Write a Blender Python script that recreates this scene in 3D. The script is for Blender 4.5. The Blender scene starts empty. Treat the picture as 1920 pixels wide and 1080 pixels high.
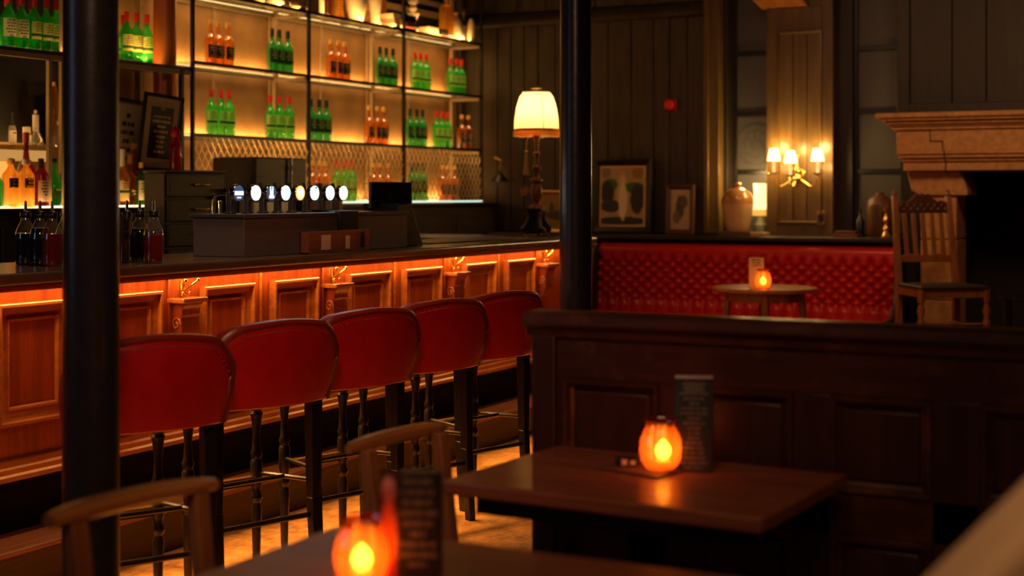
import bpy, math, random
from mathutils import Vector, Matrix
random.seed(7)
PI = math.pi
sc = bpy.context.scene
COL = sc.collection

# ------------------------------------------------------------------ camera
HEAD = math.radians(27.45)
F_PX, HOR, CAM_H = 2753.0, 363.0, 1.375
SA, CA = math.sin(HEAD), math.cos(HEAD)
cam = bpy.data.cameras.new('camera')
cam_o = bpy.data.objects.new('camera', cam)
COL.objects.link(cam_o)
cam_o.location = (0, 0, CAM_H)
cam_o.rotation_euler = (PI / 2, 0, HEAD)
cam.sensor_width = 36.0
cam.lens = F_PX / 1920 * 36.0
cam.shift_y = -(540 - HOR) / 1920
cam.clip_start = 0.05
cam.dof.use_dof = True
cam.dof.focus_distance = 5.9
cam.dof.aperture_fstop = 2.2
sc.camera = cam_o
# ------------------------------------------------------------------ exposure, world
sc.view_settings.view_transform = 'Standard'
sc.view_settings.look = 'None'
sc.view_settings.gamma = 1.0
sc.view_settings.use_curve_mapping = False
sc.view_settings.exposure = 0.0
sc.cycles.max_bounces = 8
sc.cycles.transparent_max_bounces = 24
sc.cycles.caustics_reflective = False
sc.cycles.caustics_refractive = False
sc.cycles.sample_clamp_indirect = 3.0
w = bpy.data.worlds.new('evening')
sc.world = w
w.use_nodes = True
w.node_tree.nodes['Background'].inputs[0].default_value = (0.25, 0.30, 0.45, 1)
w.node_tree.nodes['Background'].inputs[1].default_value = 0.05


def area(name, loc, target, sx, sy, power, col, spread=None):
    l = bpy.data.lights.new(name, 'AREA')
    l.shape = 'RECTANGLE'
    l.size, l.size_y, l.energy, l.color = sx, sy, power, col
    if spread: l.spread = math.radians(spread)
    o = bpy.data.objects.new(name, l)
    COL.objects.link(o)
    o.location = loc
    dv = Vector(target) - Vector(loc)
    if abs(dv.x) < 1e-4 and abs(dv.y) < 1e-4:     # straight up or down: local x stays along world x
        o.rotation_euler = (PI if dv.z > 0 else 0, 0, 0)
    else:
        o.rotation_euler = dv.to_track_quat('-Z', 'Y').to_euler()
    return o


def point(name, loc, power, col, r=0.03):
    l = bpy.data.lights.new(name, 'POINT')
    l.energy, l.color, l.shadow_soft_size = power, col, r
    o = bpy.data.objects.new(name, l)
    COL.objects.link(o)
    o.location = loc
    return o


WARM = (1.0, 0.50, 0.17)
AMBER = (1.0, 0.46, 0.11)
# unseen overhead fills, added and aimed to brighten the dim parts of the room
area('overhead_fill_a', (-0.9, 0.9, 3.2), (-3.0, 4.4, 0.7), 0.6, 0.6, 6.5, (1.0, 0.52, 0.30), 70)
area('overhead_fill_b', (-3.0, 8.3, 3.3), (-3.2, 10.5, 0.5), 0.6, 0.6, 6, (1.0, 0.50, 0.22), 120)
area('overhead_fill_c', (-1.3, 7.6, 3.3), (-1.4, 10.6, 1.4), 0.5, 0.5, 6.5, (1.0, 0.50, 0.20), 80)
area('overhead_fill_d', (-3.62, 4.6, 3.3), (-3.62, 4.9, 1.0), 0.35, 0.9, 6.0, (1.0, 0.58, 0.36), 90)
area('overhead_fill_e', (0.2, 1.0, 3.0), (0.0, 1.6, 0.9), 0.4, 0.4, 5, (1.0, 0.60, 0.32), 80)
# cool daylight of the entrance at the far left, out of frame
area('entrance_daylight', (-5.2, 0.2, 2.0), (-3.2, 3.6, 1.2), 1.0, 1.6, 5, (0.55, 0.70, 1.0))
# strips under the bar top: one by the panels, one by the edge that lights the floor
area('bar_strip_light', (-3.944, 5.55, 1.040), (-3.944, 5.55, 0), 0.02, 5.6, 16, AMBER)
area('bar_edge_light', (-3.795, 5.55, 1.035), (-3.25, 5.55, 0), 5.6, 0.03, 42, AMBER, 52)

# ------------------------------------------------------------------ node helpers
def new_mat(name):
    m = bpy.data.materials.new(name)
    m.use_nodes = True
    nt = m.node_tree
    nt.nodes.clear()
    out = nt.nodes.new('ShaderNodeOutputMaterial')
    return m, nt, out


def N(nt, kind, **kw):
    n = nt.nodes.new(kind)
    for k, v in kw.items():
        if k.startswith('i_'):
            n.inputs[k[2:]].default_value = v
        elif k.startswith('n') and k[1:].isdigit():
            n.inputs[int(k[1:])].default_value = v
        else:
            setattr(n, k, v)
    return n


def rgb(c): return (c[0], c[1], c[2], 1)


def mathn(nt, op, a, b=None, clamp=False):
    n = nt.nodes.new('ShaderNodeMath')
    n.operation = op
    n.use_clamp = clamp
    for i, x in enumerate((a, b)):
        if x is None: continue
        if isinstance(x, (int, float)): n.inputs[i].default_value = x
        else: nt.links.new(x, n.inputs[i])
    return n.outputs[0]


def mixc(nt, fac, a, b):
    n = nt.nodes.new('ShaderNodeMix')
    n.data_type = 'RGBA'
    for sock, x in ((n.inputs[0], fac), (n.inputs[6], a), (n.inputs[7], b)):
        if isinstance(x, (int, float)): sock.default_value = x
        elif isinstance(x, (tuple, list)): sock.default_value = rgb(x)
        else: nt.links.new(x, sock)
    return n.outputs[2]


def plain(name, c, rough=0.5, metal=0.0, coat=0.0, var=0.12, scale=30, bump=0.0, spec=0.5):
    m, nt, out = new_mat(name)
    p = N(nt, 'ShaderNodeBsdfPrincipled', i_Roughness=rough, i_Metallic=metal)
    p.inputs['Coat Weight'].default_value = coat
    p.inputs['Specular IOR Level'].default_value = spec
    tc = N(nt, 'ShaderNodeTexCoord')
    nz = N(nt, 'ShaderNodeTexNoise', i_Scale=scale, i_Detail=4.0)
    nt.links.new(tc.outputs['Object'], nz.inputs['Vector'])
    lo = tuple(x * (1 - var) for x in c); hi = tuple(min(1, x * (1 + var)) for x in c)
    nt.links.new(mixc(nt, nz.outputs[0], lo, hi), p.inputs['Base Color'])
    if bump:
        b = N(nt, 'ShaderNodeBump', i_Strength=bump, i_Distance=0.004)
        nt.links.new(nz.outputs[0], b.inputs['Height'])
        nt.links.new(b.outputs[0], p.inputs['Normal'])
    nt.links.new(p.outputs[0], out.inputs[0])
    return m


def wood(name, dark, light, rough=0.4, axis='z', scale=6, coat=0.0, bump=0.15, spec=0.5, wear=None):
    m, nt, out = new_mat(name)
    p = N(nt, 'ShaderNodeBsdfPrincipled', i_Roughness=rough)
    p.inputs['Coat Weight'].default_value = coat
    p.inputs['Coat Roughness'].default_value = 0.15
    p.inputs['Specular IOR Level'].default_value = spec
    tc = N(nt, 'ShaderNodeTexCoord')
    geo = N(nt, 'ShaderNodeNewGeometry')
    mp = N(nt, 'ShaderNodeMapping')
    s = {'x': (0.12, 1.6, 1.6), 'y': (1.6, 0.12, 1.6), 'z': (1.6, 1.6, 0.12)}[axis]
    mp.inputs['Scale'].default_value = s
    nt.links.new(geo.outputs['Position'] if axis == 'w' else tc.outputs['Object'], mp.inputs['Vector'])
    nz = N(nt, 'ShaderNodeTexNoise', i_Scale=scale * 3.0, i_Detail=8.0, i_Roughness=0.65, i_Distortion=0.6)
    nt.links.new(mp.outputs[0], nz.inputs['Vector'])
    nb = N(nt, 'ShaderNodeTexNoise', i_Scale=2.2, i_Detail=3.0)
    nt.links.new(geo.outputs['Position'], nb.inputs['Vector'])
    cr = N(nt, 'ShaderNodeValToRGB')
    cr.color_ramp.elements[0].position = 0.32; cr.color_ramp.elements[0].color = rgb(dark)
    cr.color_ramp.elements[1].position = 0.68; cr.color_ramp.elements[1].color = rgb(light)
    f = mathn(nt, 'MULTIPLY_ADD', nz.outputs[0], 0.75)
    f.node.inputs[2].default_value = 0.0
    f2 = mathn(nt, 'ADD', f, mathn(nt, 'MULTIPLY', nb.outputs[0], 0.3))
    nt.links.new(f2, cr.inputs[0])
    colr = cr.outputs[0]
    if wear:
        nw = N(nt, 'ShaderNodeTexNoise', i_Scale=9.0, i_Detail=7.0, i_Roughness=0.7)
        nt.links.new(geo.outputs['Position'], nw.inputs['Vector'])
        k = mathn(nt, 'MULTIPLY', mathn(nt, 'SUBTRACT', nw.outputs[0], 0.52), 6.0, True)
        colr = mixc(nt, k, colr, wear)
    nt.links.new(colr, p.inputs['Base Color'])
    b = N(nt, 'ShaderNodeBump', i_Strength=bump, i_Distance=0.003)
    nt.links.new(nz.outputs[0], b.inputs['Height'])
    nt.links.new(b.outputs[0], p.inputs['Normal'])
    nt.links.new(p.outputs[0], out.inputs[0])
    return m


def glass(name, tint, trans, body=0.3, gloss=0.10, rough=0.06):
    """coloured thin glass: tinted see-through, partly scattering, glossy skin"""
    m, nt, out = new_mat(name)
    t = N(nt, 'ShaderNodeBsdfTransparent', i_Color=rgb(tint))
    s = N(nt, 'ShaderNodeBsdfTranslucent', i_Color=rgb(trans))
    mx = N(nt, 'ShaderNodeMixShader', i_Fac=body)
    nt.links.new(t.outputs[0], mx.inputs[1]); nt.links.new(s.outputs[0], mx.inputs[2])
    g = N(nt, 'ShaderNodeBsdfGlossy', i_Color=(1, 1, 1, 1), i_Roughness=rough)
    lw = N(nt, 'ShaderNodeLayerWeight', i_Blend=0.25)
    fac = mathn(nt, 'ADD', mathn(nt, 'MULTIPLY', lw.outputs['Facing'], 0.5), gloss * 0.4, True)
    m2 = N(nt, 'ShaderNodeMixShader')
    nt.links.new(fac, m2.inputs[0]); nt.links.new(mx.outputs[0], m2.inputs[1]); nt.links.new(g.outputs[0], m2.inputs[2])
    nt.links.new(m2.outputs[0], out.inputs[0])
    return m


def emit(name, c, s):
    m, nt, out = new_mat(name)
    e = N(nt, 'ShaderNodeEmission', i_Color=rgb(c), i_Strength=s)
    nt.links.new(e.outputs[0], out.inputs[0])
    return m


def thin(nt, out, shader, col, fac):
    t = nt.nodes.new('ShaderNodeBsdfTranslucent')
    nt.links.new(col, t.inputs[0])
    mx = N(nt, 'ShaderNodeMixShader', i_Fac=fac)
    nt.links.new(shader, mx.inputs[1]); nt.links.new(t.outputs[0], mx.inputs[2]); nt.links.new(mx.outputs[0], out.inputs[0])


def printed(name, paper, ink, pitch=0.012, half=0.03, z0=-9.0, z1=9.0, ax='Y', fx=220.0, rough=0.6, shapes=(), through=0.0):
    """paper with rows of small print (object coordinates: ax across, z up) and flat ellipses or boxes"""
    m, nt, out = new_mat(name)
    p = N(nt, 'ShaderNodeBsdfPrincipled', i_Roughness=rough)
    tc = N(nt, 'ShaderNodeTexCoord')
    sp = N(nt, 'ShaderNodeSeparateXYZ')
    nt.links.new(tc.outputs['Object'], sp.inputs[0])
    x, z = sp.outputs[ax], sp.outputs['Z']
    zz = mathn(nt, 'DIVIDE', z, pitch)
    row = mathn(nt, 'FLOOR', zz)
    fr = mathn(nt, 'SUBTRACT', zz, row)
    on = mathn(nt, 'LESS_THAN', fr, 0.5)
    wn = N(nt, 'ShaderNodeTexWhiteNoise', noise_dimensions='1D')
    nt.links.new(row, wn.inputs['W'])
    wid = mathn(nt, 'MULTIPLY', mathn(nt, 'ADD', wn.outputs[0], 0.55), half / 1.3)
    inside = mathn(nt, 'LESS_THAN', mathn(nt, 'ABSOLUTE', x), wid)
    cb = N(nt, 'ShaderNodeCombineXYZ')
    nt.links.new(mathn(nt, 'MULTIPLY', x, fx), cb.inputs[0]); nt.links.new(row, cb.inputs[1])
    nz = N(nt, 'ShaderNodeTexNoise', i_Scale=1.0, i_Detail=1.0)
    nt.links.new(cb.outputs[0], nz.inputs['Vector'])
    letter = mathn(nt, 'GREATER_THAN', nz.outputs[0], 0.44)
    k = mathn(nt, 'MULTIPLY', mathn(nt, 'MULTIPLY', on, inside), letter)
    k = mathn(nt, 'MULTIPLY', k, mathn(nt, 'GREATER_THAN', z, z0))
    k = mathn(nt, 'MULTIPLY', k, mathn(nt, 'LESS_THAN', z, z1))
    base = paper
    for kind, cx, cz, rx, rz, c in shapes:
        dx = mathn(nt, 'DIVIDE', mathn(nt, 'SUBTRACT', x, cx), rx)
        dz = mathn(nt, 'DIVIDE', mathn(nt, 'SUBTRACT', z, cz), rz)
        if kind == 'e':
            d = mathn(nt, 'ADD', mathn(nt, 'MULTIPLY', dx, dx), mathn(nt, 'MULTIPLY', dz, dz))
        else:
            d = mathn(nt, 'MAXIMUM', mathn(nt, 'ABSOLUTE', dx), mathn(nt, 'ABSOLUTE', dz))
        base = mixc(nt, mathn(nt, 'LESS_THAN', d, 1.0), base, c)
    fin = mixc(nt, k, base, ink)
    nt.links.new(fin, p.inputs['Base Color'])
    nt.links.new(p.outputs[0], out.inputs[0])
    if through: thin(nt, out, p.outputs[0], fin, through)
    return m


def picture(name, base, blobs, ax='X', noise=0.5, rough=0.35):
    """an old photograph: soft ellipses over a mottled ground"""
    m, nt, out = new_mat(name)
    p = N(nt, 'ShaderNodeBsdfPrincipled', i_Roughness=rough)
    tc = N(nt, 'ShaderNodeTexCoord')
    sp = N(nt, 'ShaderNodeSeparateXYZ')
    nt.links.new(tc.outputs['Object'], sp.inputs[0])
    nz = N(nt, 'ShaderNodeTexNoise', i_Scale=42.0, i_Detail=4.0, i_Roughness=0.7)
    nt.links.new(tc.outputs['Object'], nz.inputs['Vector'])
    wob = mathn(nt, 'MULTIPLY', mathn(nt, 'SUBTRACT', nz.outputs[0], 0.5), 0.9 * noise)
    c = mixc(nt, nz.outputs[0], tuple(v * 0.35 for v in base), base)
    for cx, cz, rx, rz, cc in blobs:
        dx = mathn(nt, 'DIVIDE', mathn(nt, 'SUBTRACT', sp.outputs[ax], cx), rx)
        dz = mathn(nt, 'DIVIDE', mathn(nt, 'SUBTRACT', sp.outputs['Z'], cz), rz)
        d = mathn(nt, 'SQRT', mathn(nt, 'ADD', mathn(nt, 'MULTIPLY', dx, dx), mathn(nt, 'MULTIPLY', dz, dz)))
        k = mathn(nt, 'MULTIPLY', mathn(nt, 'SUBTRACT', 1.12, mathn(nt, 'ADD', d, wob)), 5.0, True)
        c = mixc(nt, k, c, cc)
    nt.links.new(c, p.inputs['Base Color'])
    nt.links.new(p.outputs[0], out.inputs[0])
    return m


# ------------------------------------------------------------------ mesh helpers
class MB:
    def __init__(s): s.v = []; s.f = []
    def add(s, vs, fs):
        o = len(s.v); s.v += [tuple(v) for v in vs]; s.f += [tuple(i + o for i in f) for f in fs]
        return s
    def box(s, x0, x1, y0, y1, z0, z1):
        return s.add([(x0, y0, z0), (x1, y0, z0), (x1, y1, z0), (x0, y1, z0), (x0, y0, z1), (x1, y0, z1), (x1, y1, z1), (x0, y1, z1)],
                     [(0, 3, 2, 1), (4, 5, 6, 7), (0, 1, 5, 4), (1, 2, 6, 5), (2, 3, 7, 6), (3, 0, 4, 7)])
    def bar(s, p, q, wx, wy, wx2=None, wy2=None):
        """square bar from p to q, mostly vertical: half sizes in x and y"""
        wx2 = wx if wx2 is None else wx2; wy2 = wy if wy2 is None else wy2
        vs = []
        for c, a, b in ((p, wx, wy), (q, wx2, wy2)):
            vs += [(c[0] - a, c[1] - b, c[2]), (c[0] + a, c[1] - b, c[2]), (c[0] + a, c[1] + b, c[2]), (c[0] - a, c[1] + b, c[2])]
        return s.add(vs, [(0, 3, 2, 1), (4, 5, 6, 7), (0, 1, 5, 4), (1, 2, 6, 5), (2, 3, 7, 6), (3, 0, 4, 7)])
    def prism(s, poly, w0, w1, M):
        """poly of (a,b), extruded w0..w1, M(a,b,w)->xyz"""
        n = len(poly)
        vs = [M(a, b, w0) for a, b in poly] + [M(a, b, w1) for a, b in poly]
        fs = [tuple(range(n - 1, -1, -1)), tuple(range(n, 2 * n))] + [(i, (i + 1) % n, n + (i + 1) % n, n + i) for i in range(n)]
        return s.add(vs, fs)
    def lathe(s, prof, n=16, c=(0, 0, 0), a0=0.0, a1=2 * PI, sx=1.0, sy=1.0, cap=True):
        full = abs(a1 - a0 - 2 * PI) < 1e-6
        k = n if full else n + 1
        vs = [];
        for r, z in prof:
            for i in range(k):
                t = a0 + (a1 - a0) * i / n
                vs.append((c[0] + r * math.cos(t) * sx, c[1] + r * math.sin(t) * sy, c[2] + z))
        fs = []
        for j in range(len(prof) - 1):
            for i in range(n):
                i2 = (i + 1) % k
                fs.append((j * k + i, j * k + i2, (j + 1) * k + i2, (j + 1) * k + i))
        if full and cap:
            if prof[0][0] > 1e-5: fs.append(tuple(range(k - 1, -1, -1)))
            if prof[-1][0] > 1e-5: fs.append(tuple((len(prof) - 1) * k + i for i in range(k)))
        return s.add(vs, fs)
    def tube(s, pts, r, n=8, r2=None, flat=1.0):
        pts = [Vector(p) for p in pts]
        m = len(pts); vs = []; up = None
        for j, p in enumerate(pts):
            t = (pts[min(j + 1, m - 1)] - pts[max(j - 1, 0)]).normalized()
            if up is None: up = Vector((0, 0, 1)) if abs(t.z) < 0.9 else Vector((1, 0, 0))
            u = (up - t * up.dot(t)).normalized(); up = u; w_ = t.cross(u)
            rr = r if r2 is None else r + (r2 - r) * j / (m - 1)
            if isinstance(r, (list, tuple)): rr = r[j]
            for i in range(n):
                a = 2 * PI * (i + 0.5) / n
                vs.append(p + u * math.cos(a) * rr * flat + w_ * math.sin(a) * rr)
        fs = [(j * n + i, j * n + (i + 1) % n, (j + 1) * n + (i + 1) % n, (j + 1) * n + i) for j in range(m - 1) for i in range(n)]
        fs += [tuple(range(n - 1, -1, -1)), tuple((m - 1) * n + i for i in range(n))]
        return s.add(vs, fs)
    def ball(s, c, r, n=10, sz=1.0, sx=1.0, sy=1.0):
        k = max(4, n // 2)
        prof = [(r * math.sin(PI * j / k) if 0 < j < k else 1e-6, -r * sz * math.cos(PI * j / k)) for j in range(k + 1)]
        return s.lathe(prof, n, c, sx=sx, sy=sy, cap=False)
    def grid(s, fn, nu, nv, close_u=False):
        vs = [fn(i / nu, j / nv) for j in range(nv + 1) for i in range(nu + 1)]
        k = nu + 1
        return s.add(vs, [(j * k + i, j * k + i + 1, (j + 1) * k + i + 1, (j + 1) * k + i) for j in range(nv) for i in range(nu)])
    def frame(s, u0, u1, v0, v1, prof, M):
        """mitred ring moulding; prof = (inset, proud)"""
        vs = []
        for ins, h in prof:
            vs += [M(u0 + ins, v0 + ins, h), M(u1 - ins, v0 + ins, h), M(u1 - ins, v1 - ins, h), M(u0 + ins, v1 - ins, h)]
        fs = [(j * 4 + i, j * 4 + (i + 1) % 4, (j + 1) * 4 + (i + 1) % 4, (j + 1) * 4 + i) for j in range(len(prof) - 1) for i in range(4)]
        return s.add(vs, fs)
    def mesh(s, name, smooth=True):
        me = bpy.data.meshes.new(name)
        me.from_pydata(s.v, [], s.f)
        me.validate()
        import bmesh
        bm = bmesh.new(); bm.from_mesh(me)
        bmesh.ops.recalc_face_normals(bm, faces=bm.faces)
        bm.to_mesh(me); bm.free()
        if smooth:
            for p in me.polygons: p.use_smooth = True
            try: me.set_sharp_from_angle(angle=math.radians(38))
            except Exception: pass
        return me


MX = lambda a, b, w_: (w_, a, b)         # plane facing +X: a = y, b = z
MY = lambda a, b, w_: (a, w_, b)         # plane in XZ
MZ = lambda a, b, w_: (a, b, w_)


def obj(name, mb, mat, parent=None, loc=None, bevel=0.0, smooth=True, seg=2, kind=None, label=None):
    me = mb if isinstance(mb, bpy.types.Mesh) else mb.mesh(name, smooth)
    if not me.materials: me.materials.append(mat)
    o = bpy.data.objects.new(name, me)
    COL.objects.link(o)
    if loc: o.location = loc
    if parent: o.parent = parent
    if bevel:
        b = o.modifiers.new('bevel', 'BEVEL'); b.width = bevel; b.segments = seg; b.limit_method = 'ANGLE'; b.angle_limit = math.radians(40)
    if kind: o['kind'] = kind
    if label: o['label'] = label
    return o


def struct(name, mb, mat, **k):
    o = obj(name, mb, mat, **k); o['kind'] = 'structure'; return o


def tag(o, label, cat, group=None):
    o['label'] = label; o['category'] = cat
    if group: o['group'] = group
    return o


def thing(name, label, cat, loc=(0, 0, 0), rz=0.0, group=None, rx=0.0, ry=0.0):
    o = bpy.data.objects.new(name, None)
    COL.objects.link(o)
    o.empty_display_size = 0.05
    o.location = loc; o.rotation_euler = (rx, ry, rz)
    return tag(o, label, cat, group)


def sempty(name, loc=(0, 0, 0)):
    o = bpy.data.objects.new(name, None); COL.objects.link(o); o.location = loc; o['kind'] = 'structure'
    return o


def clone(o, parent=None):
    c = o.copy(); COL.objects.link(c); c.parent = parent
    for ch in list(o.children): clone(ch, c)
    return c


def dup(root, loc, rz, label, group=None):
    c = clone(root); c.location = loc; c.rotation_euler = (0, 0, rz); c['label'] = label
    if group: c['group'] = group
    return c


def y_at(px, X):
    """distance along the bar of the photograph's column px on the plane x = X"""
    t = (px - 960) / F_PX
    return X / (-SA + t * CA) * (CA + t * SA)


def x_at(px, Y):
    t = (px - 960) / F_PX
    return Y / (CA + t * SA) * (-SA + t * CA)


# ------------------------------------------------------------------ materials
M = {}
M['wall_wood'] = wood('wall_wood', (0.016, 0.011, 0.006), (0.066, 0.046, 0.026), 0.46, 'z', 5, bump=0.35)
M['wall_dark'] = wood('wall_dark', (0.010, 0.007, 0.005), (0.030, 0.021, 0.014), 0.5, 'z', 5, bump=0.3)
M['groove'] = plain('groove', (0.006, 0.005, 0.004), 0.9)
M['pilaster'] = wood('pilaster_paint', (0.062, 0.036, 0.010), (0.165, 0.098, 0.028), 0.33, 'z', 4, bump=0.3)
M['bar_wood'] = wood('bar_wood', (0.12, 0.018, 0.005), (0.38, 0.075, 0.016), 0.30, 'z', 5, coat=0.35, bump=0.12)
M['bar_mould'] = wood('bar_moulding_wood', (0.28, 0.080, 0.018), (0.60, 0.22, 0.055), 0.24, 'y', 4, coat=0.4, bump=0.05)
M['bar_top'] = wood('bar_top_wood', (0.045, 0.026, 0.014), (0.12, 0.072, 0.038), 0.25, 'y', 5, coat=0.25, bump=0.1)
M['bar_red'] = plain('bar_edge_red', (0.20, 0.02, 0.015), 0.35)
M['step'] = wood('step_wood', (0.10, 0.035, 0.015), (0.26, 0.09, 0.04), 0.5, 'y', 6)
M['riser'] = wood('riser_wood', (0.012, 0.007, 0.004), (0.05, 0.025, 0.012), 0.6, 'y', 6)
M['black_wood'] = plain('black_stained_wood', (0.010, 0.007, 0.006), 0.36, var=0.3)
M['red_leather'] = plain('red_leather', (0.55, 0.008, 0.012), 0.29, var=0.22, scale=18, bump=0.06)
M['red_rim'] = plain('dark_red_leather', (0.26, 0.018, 0.010), 0.34, var=0.25, scale=25)
M['banq'] = plain('banquette_leather', (0.55, 0.018, 0.014), 0.27, var=0.18, scale=14, bump=0.03)
M['button'] = plain('dark_red_button', (0.12, 0.008, 0.006), 0.35)
M['iron'] = plain('painted_iron', (0.020, 0.018, 0.020), 0.30, var=0.4, scale=26, bump=0.25)
M['matte_black'] = plain('matte_black_paint_shade', (0.006, 0.005, 0.005), 0.8, spec=0.1)
M['black_metal'] = plain('black_metal', (0.010, 0.009, 0.008), 0.4)
M['chrome'] = plain('chrome', (0.75, 0.75, 0.78), 0.12, metal=1.0, var=0.03)
M['steel'] = plain('brushed_steel', (0.30, 0.29, 0.28), 0.32, metal=1.0)
M['brass'] = plain('brass', (0.80, 0.52, 0.16), 0.22, metal=1.0, var=0.1)
M['old_brass'] = plain('old_brass', (0.42, 0.26, 0.09), 0.34, metal=1.0, var=0.3)
M['table'] = wood('table_wood', (0.14, 0.035, 0.014), (0.34, 0.095, 0.038), 0.42, 'x', 5, coat=0.2, bump=0.06)
M['partition'] = wood('partition_wood', (0.026, 0.008, 0.005), (0.080, 0.022, 0.012), 0.38, 'x', 5, coat=0.15, wear=(0.13, 0.045, 0.02))
M['partition_v'] = wood('partition_panel_wood', (0.022, 0.007, 0.004), (0.065, 0.018, 0.010), 0.40, 'z', 5)
M['chair_wood'] = wood('chair_wood', (0.20, 0.065, 0.016), (0.55, 0.22, 0.06), 0.30, 'y', 5, coat=.3)
M['chair_wood_z'] = wood('chair_wood_upright', (0.16, 0.050, 0.014), (0.42, 0.16, 0.05), 0.42, 'z', 5)
M['oak_dark'] = wood('oak_dark', (0.14, 0.045, 0.013), (0.34, 0.125, 0.040), 0.4, 'z', 5)
M['rush'] = plain('dark_seat', (0.03, 0.02, 0.015), 0.6, scale=80, bump=0.3)
M['panel_tan'] = plain('back_bar_plaster', (0.40, 0.225, 0.085), 0.5, var=0.5, scale=5, bump=0.1)
M['tan_post'] = plain('rear_post_metal', (0.42, 0.30, 0.17), 0.35, var=0.2)
M['clear'] = glass('shelf_glass', (0.90, 0.92, 0.84), (0.9, .9, 0.6), 0.03, 0.06)
M['stone'] = plain('fireplace_stone', (0.50, 0.26, 0.10), 0.75, var=0.5, scale=22, bump=0.8)
M['firebox_dark'] = plain('dark_firebox_brick', (0.012, 0.010, 0.009), 0.9, var=0.4)  # one dark tone for the firebox and the wall behind it
M['cream'] = plain('cream_upholstery', (0.52, 0.32, 0.16), 0.85, var=0.08, scale=90, bump=0.2)
M['tapbox'] = plain('tap_housing_stone', (0.15, 0.115, 0.095), 0.55, var=0.25, scale=70)
M['tapbox_lid'] = plain('tap_housing_lid', (0.07, 0.055, 0.05), 0.3, var=0.3, scale=60)
M['drawer'] = wood('drawer_grey_wood', (0.035, 0.026, 0.018), (0.080, 0.060, 0.042), 0.42, 'y', 5)
M['menu_box'] = wood('leather_brown', (0.16, 0.050, 0.018), (0.27, 0.095, 0.035), 0.5, 'y', 4)
M['paper'] = plain('paper', (0.70, 0.60, 0.42), 0.7, var=0.05)
M['black'] = plain('black_plastic', (0.008, 0.008, 0.010), 0.35)
M['stoneware'] = plain('stoneware_glaze', (0.62, 0.42, 0.22), 0.18, var=0.1, scale=12, coat=0.5)
M['stoneware_top'] = plain('stoneware_ochre', (0.42, 0.20, 0.06), 0.18, var=0.15, coat=0.5)
M['ivory'] = plain('ivory_ceramic', (0.85, 0.72, 0.48), 0.3, var=0.08)
M['book_a'] = plain('book_ochre', (0.55, 0.33, 0.12), 0.6)
M['book_b'] = plain('book_brown', (0.12, 0.05, 0.03), 0.5)
M['book_c'] = plain('book_red', (0.24, 0.04, 0.02), 0.5)
M['red_plastic'] = plain('alarm_red', (0.55, 0.015, 0.02), 0.25)
M['fringe'] = plain('shade_fringe', (0.75, 0.42, 0.10), 0.8, var=0.3, scale=200)
M['tassel'] = plain('tassel_cord', (0.60, 0.40, 0.16), 0.8)
M['mat_board'] = plain('mat_board', (0.85, 0.62, 0.36), 0.8, var=0.04)
M['frame_black'] = plain('frame_black', (0.010, 0.008, 0.007), 0.3)
M['frame_wood'] = wood('frame_brown', (0.05, 0.018, 0.008), (0.12, 0.05, 0.02), 0.35, 'z', 6)
M['gilt'] = plain('gilt_frame', (0.60, 0.34, 0.08), 0.3, metal=0.6, var=0.25)
M['wire'] = plain('lattice_wire', (0.75, 0.52, 0.25), 0.3, metal=.5)
M['frost'] = None
# glass for bottles
M['g_green'] = glass('green_glass', (0.36, 0.85, 0.38), (0.07, 0.62, 0.13), 0.40)
M['g_dkgreen'] = glass('deep_green_glass', (0.26, 0.68, 0.36), (0.06, 0.50, 0.18), 0.40)
M['g_amber'] = glass('amber_glass', (0.80, 0.46, 0.13), (0.70, 0.34, 0.07), 0.30)
M['g_amber_l'] = glass('pale_amber_glass', (0.98, 0.60, 0.16), (1.0, 0.62, 0.16), 0.45)
M['g_brown'] = glass('brown_glass', (0.45, 0.12, 0.03), (0.5, 0.12, 0.03), 0.50)
M['g_clear'] = glass('clear_glass', (0.93, 0.93, 0.92), (0.9, 0.85, 0.75), 0.12, 0.2)
M['g_red'] = glass('red_glass', (0.75, 0.10, 0.10), (0.9, 0.12, 0.12), 0.5)
M['l_dark'] = plain('dark_syrup', (0.006, 0.005, 0.010), 0.12)
M['l_red'] = plain('red_syrup', (0.30, 0.012, 0.010), 0.12)
M['red_cap'] = plain('red_cap', (0.60, 0.030, 0.02), 0.35)
M['green_cap'] = plain('dark_cap', (0.012, 0.030, 0.025), 0.35)
M['cork'] = plain('gold_cork', (0.75, 0.42, 0.10), 0.4)
M['white_cap'] = plain('white_cap', (0.75, 0.68, 0.55), 0.4)
SH = ('e', 0.008, 0.168, 0.006, 0.010, (0.10, 0.03, 0.02))
M['lab_cream'] = printed('cream_label', (0.95, 0.84, 0.34), (0.20, 0.10, 0.03), 0.013, 0.028, 0.10, 0.15, shapes=[SH, ('b', 0, 0.086, 0.05, 0.008, (0.05, 0.12, 0.04))], through=.6)
M['lab_white'] = printed('white_label', (0.85, 0.78, 0.62), (0.10, 0.07, 0.05), 0.016, 0.026, 0.06, 0.17, through=.5)
M['lab_dark'] = printed('dark_label', (0.030, 0.050, 0.025), (0.60, 0.42, 0.12), 0.018, 0.024, 0.09, 0.16, through=.5)
M['lab_black'] = printed('black_label', (0.02, 0.012, 0.010), (0.75, 0.45, 0.15), 0.017, 0.022, 0.05, 0.15)


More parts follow.
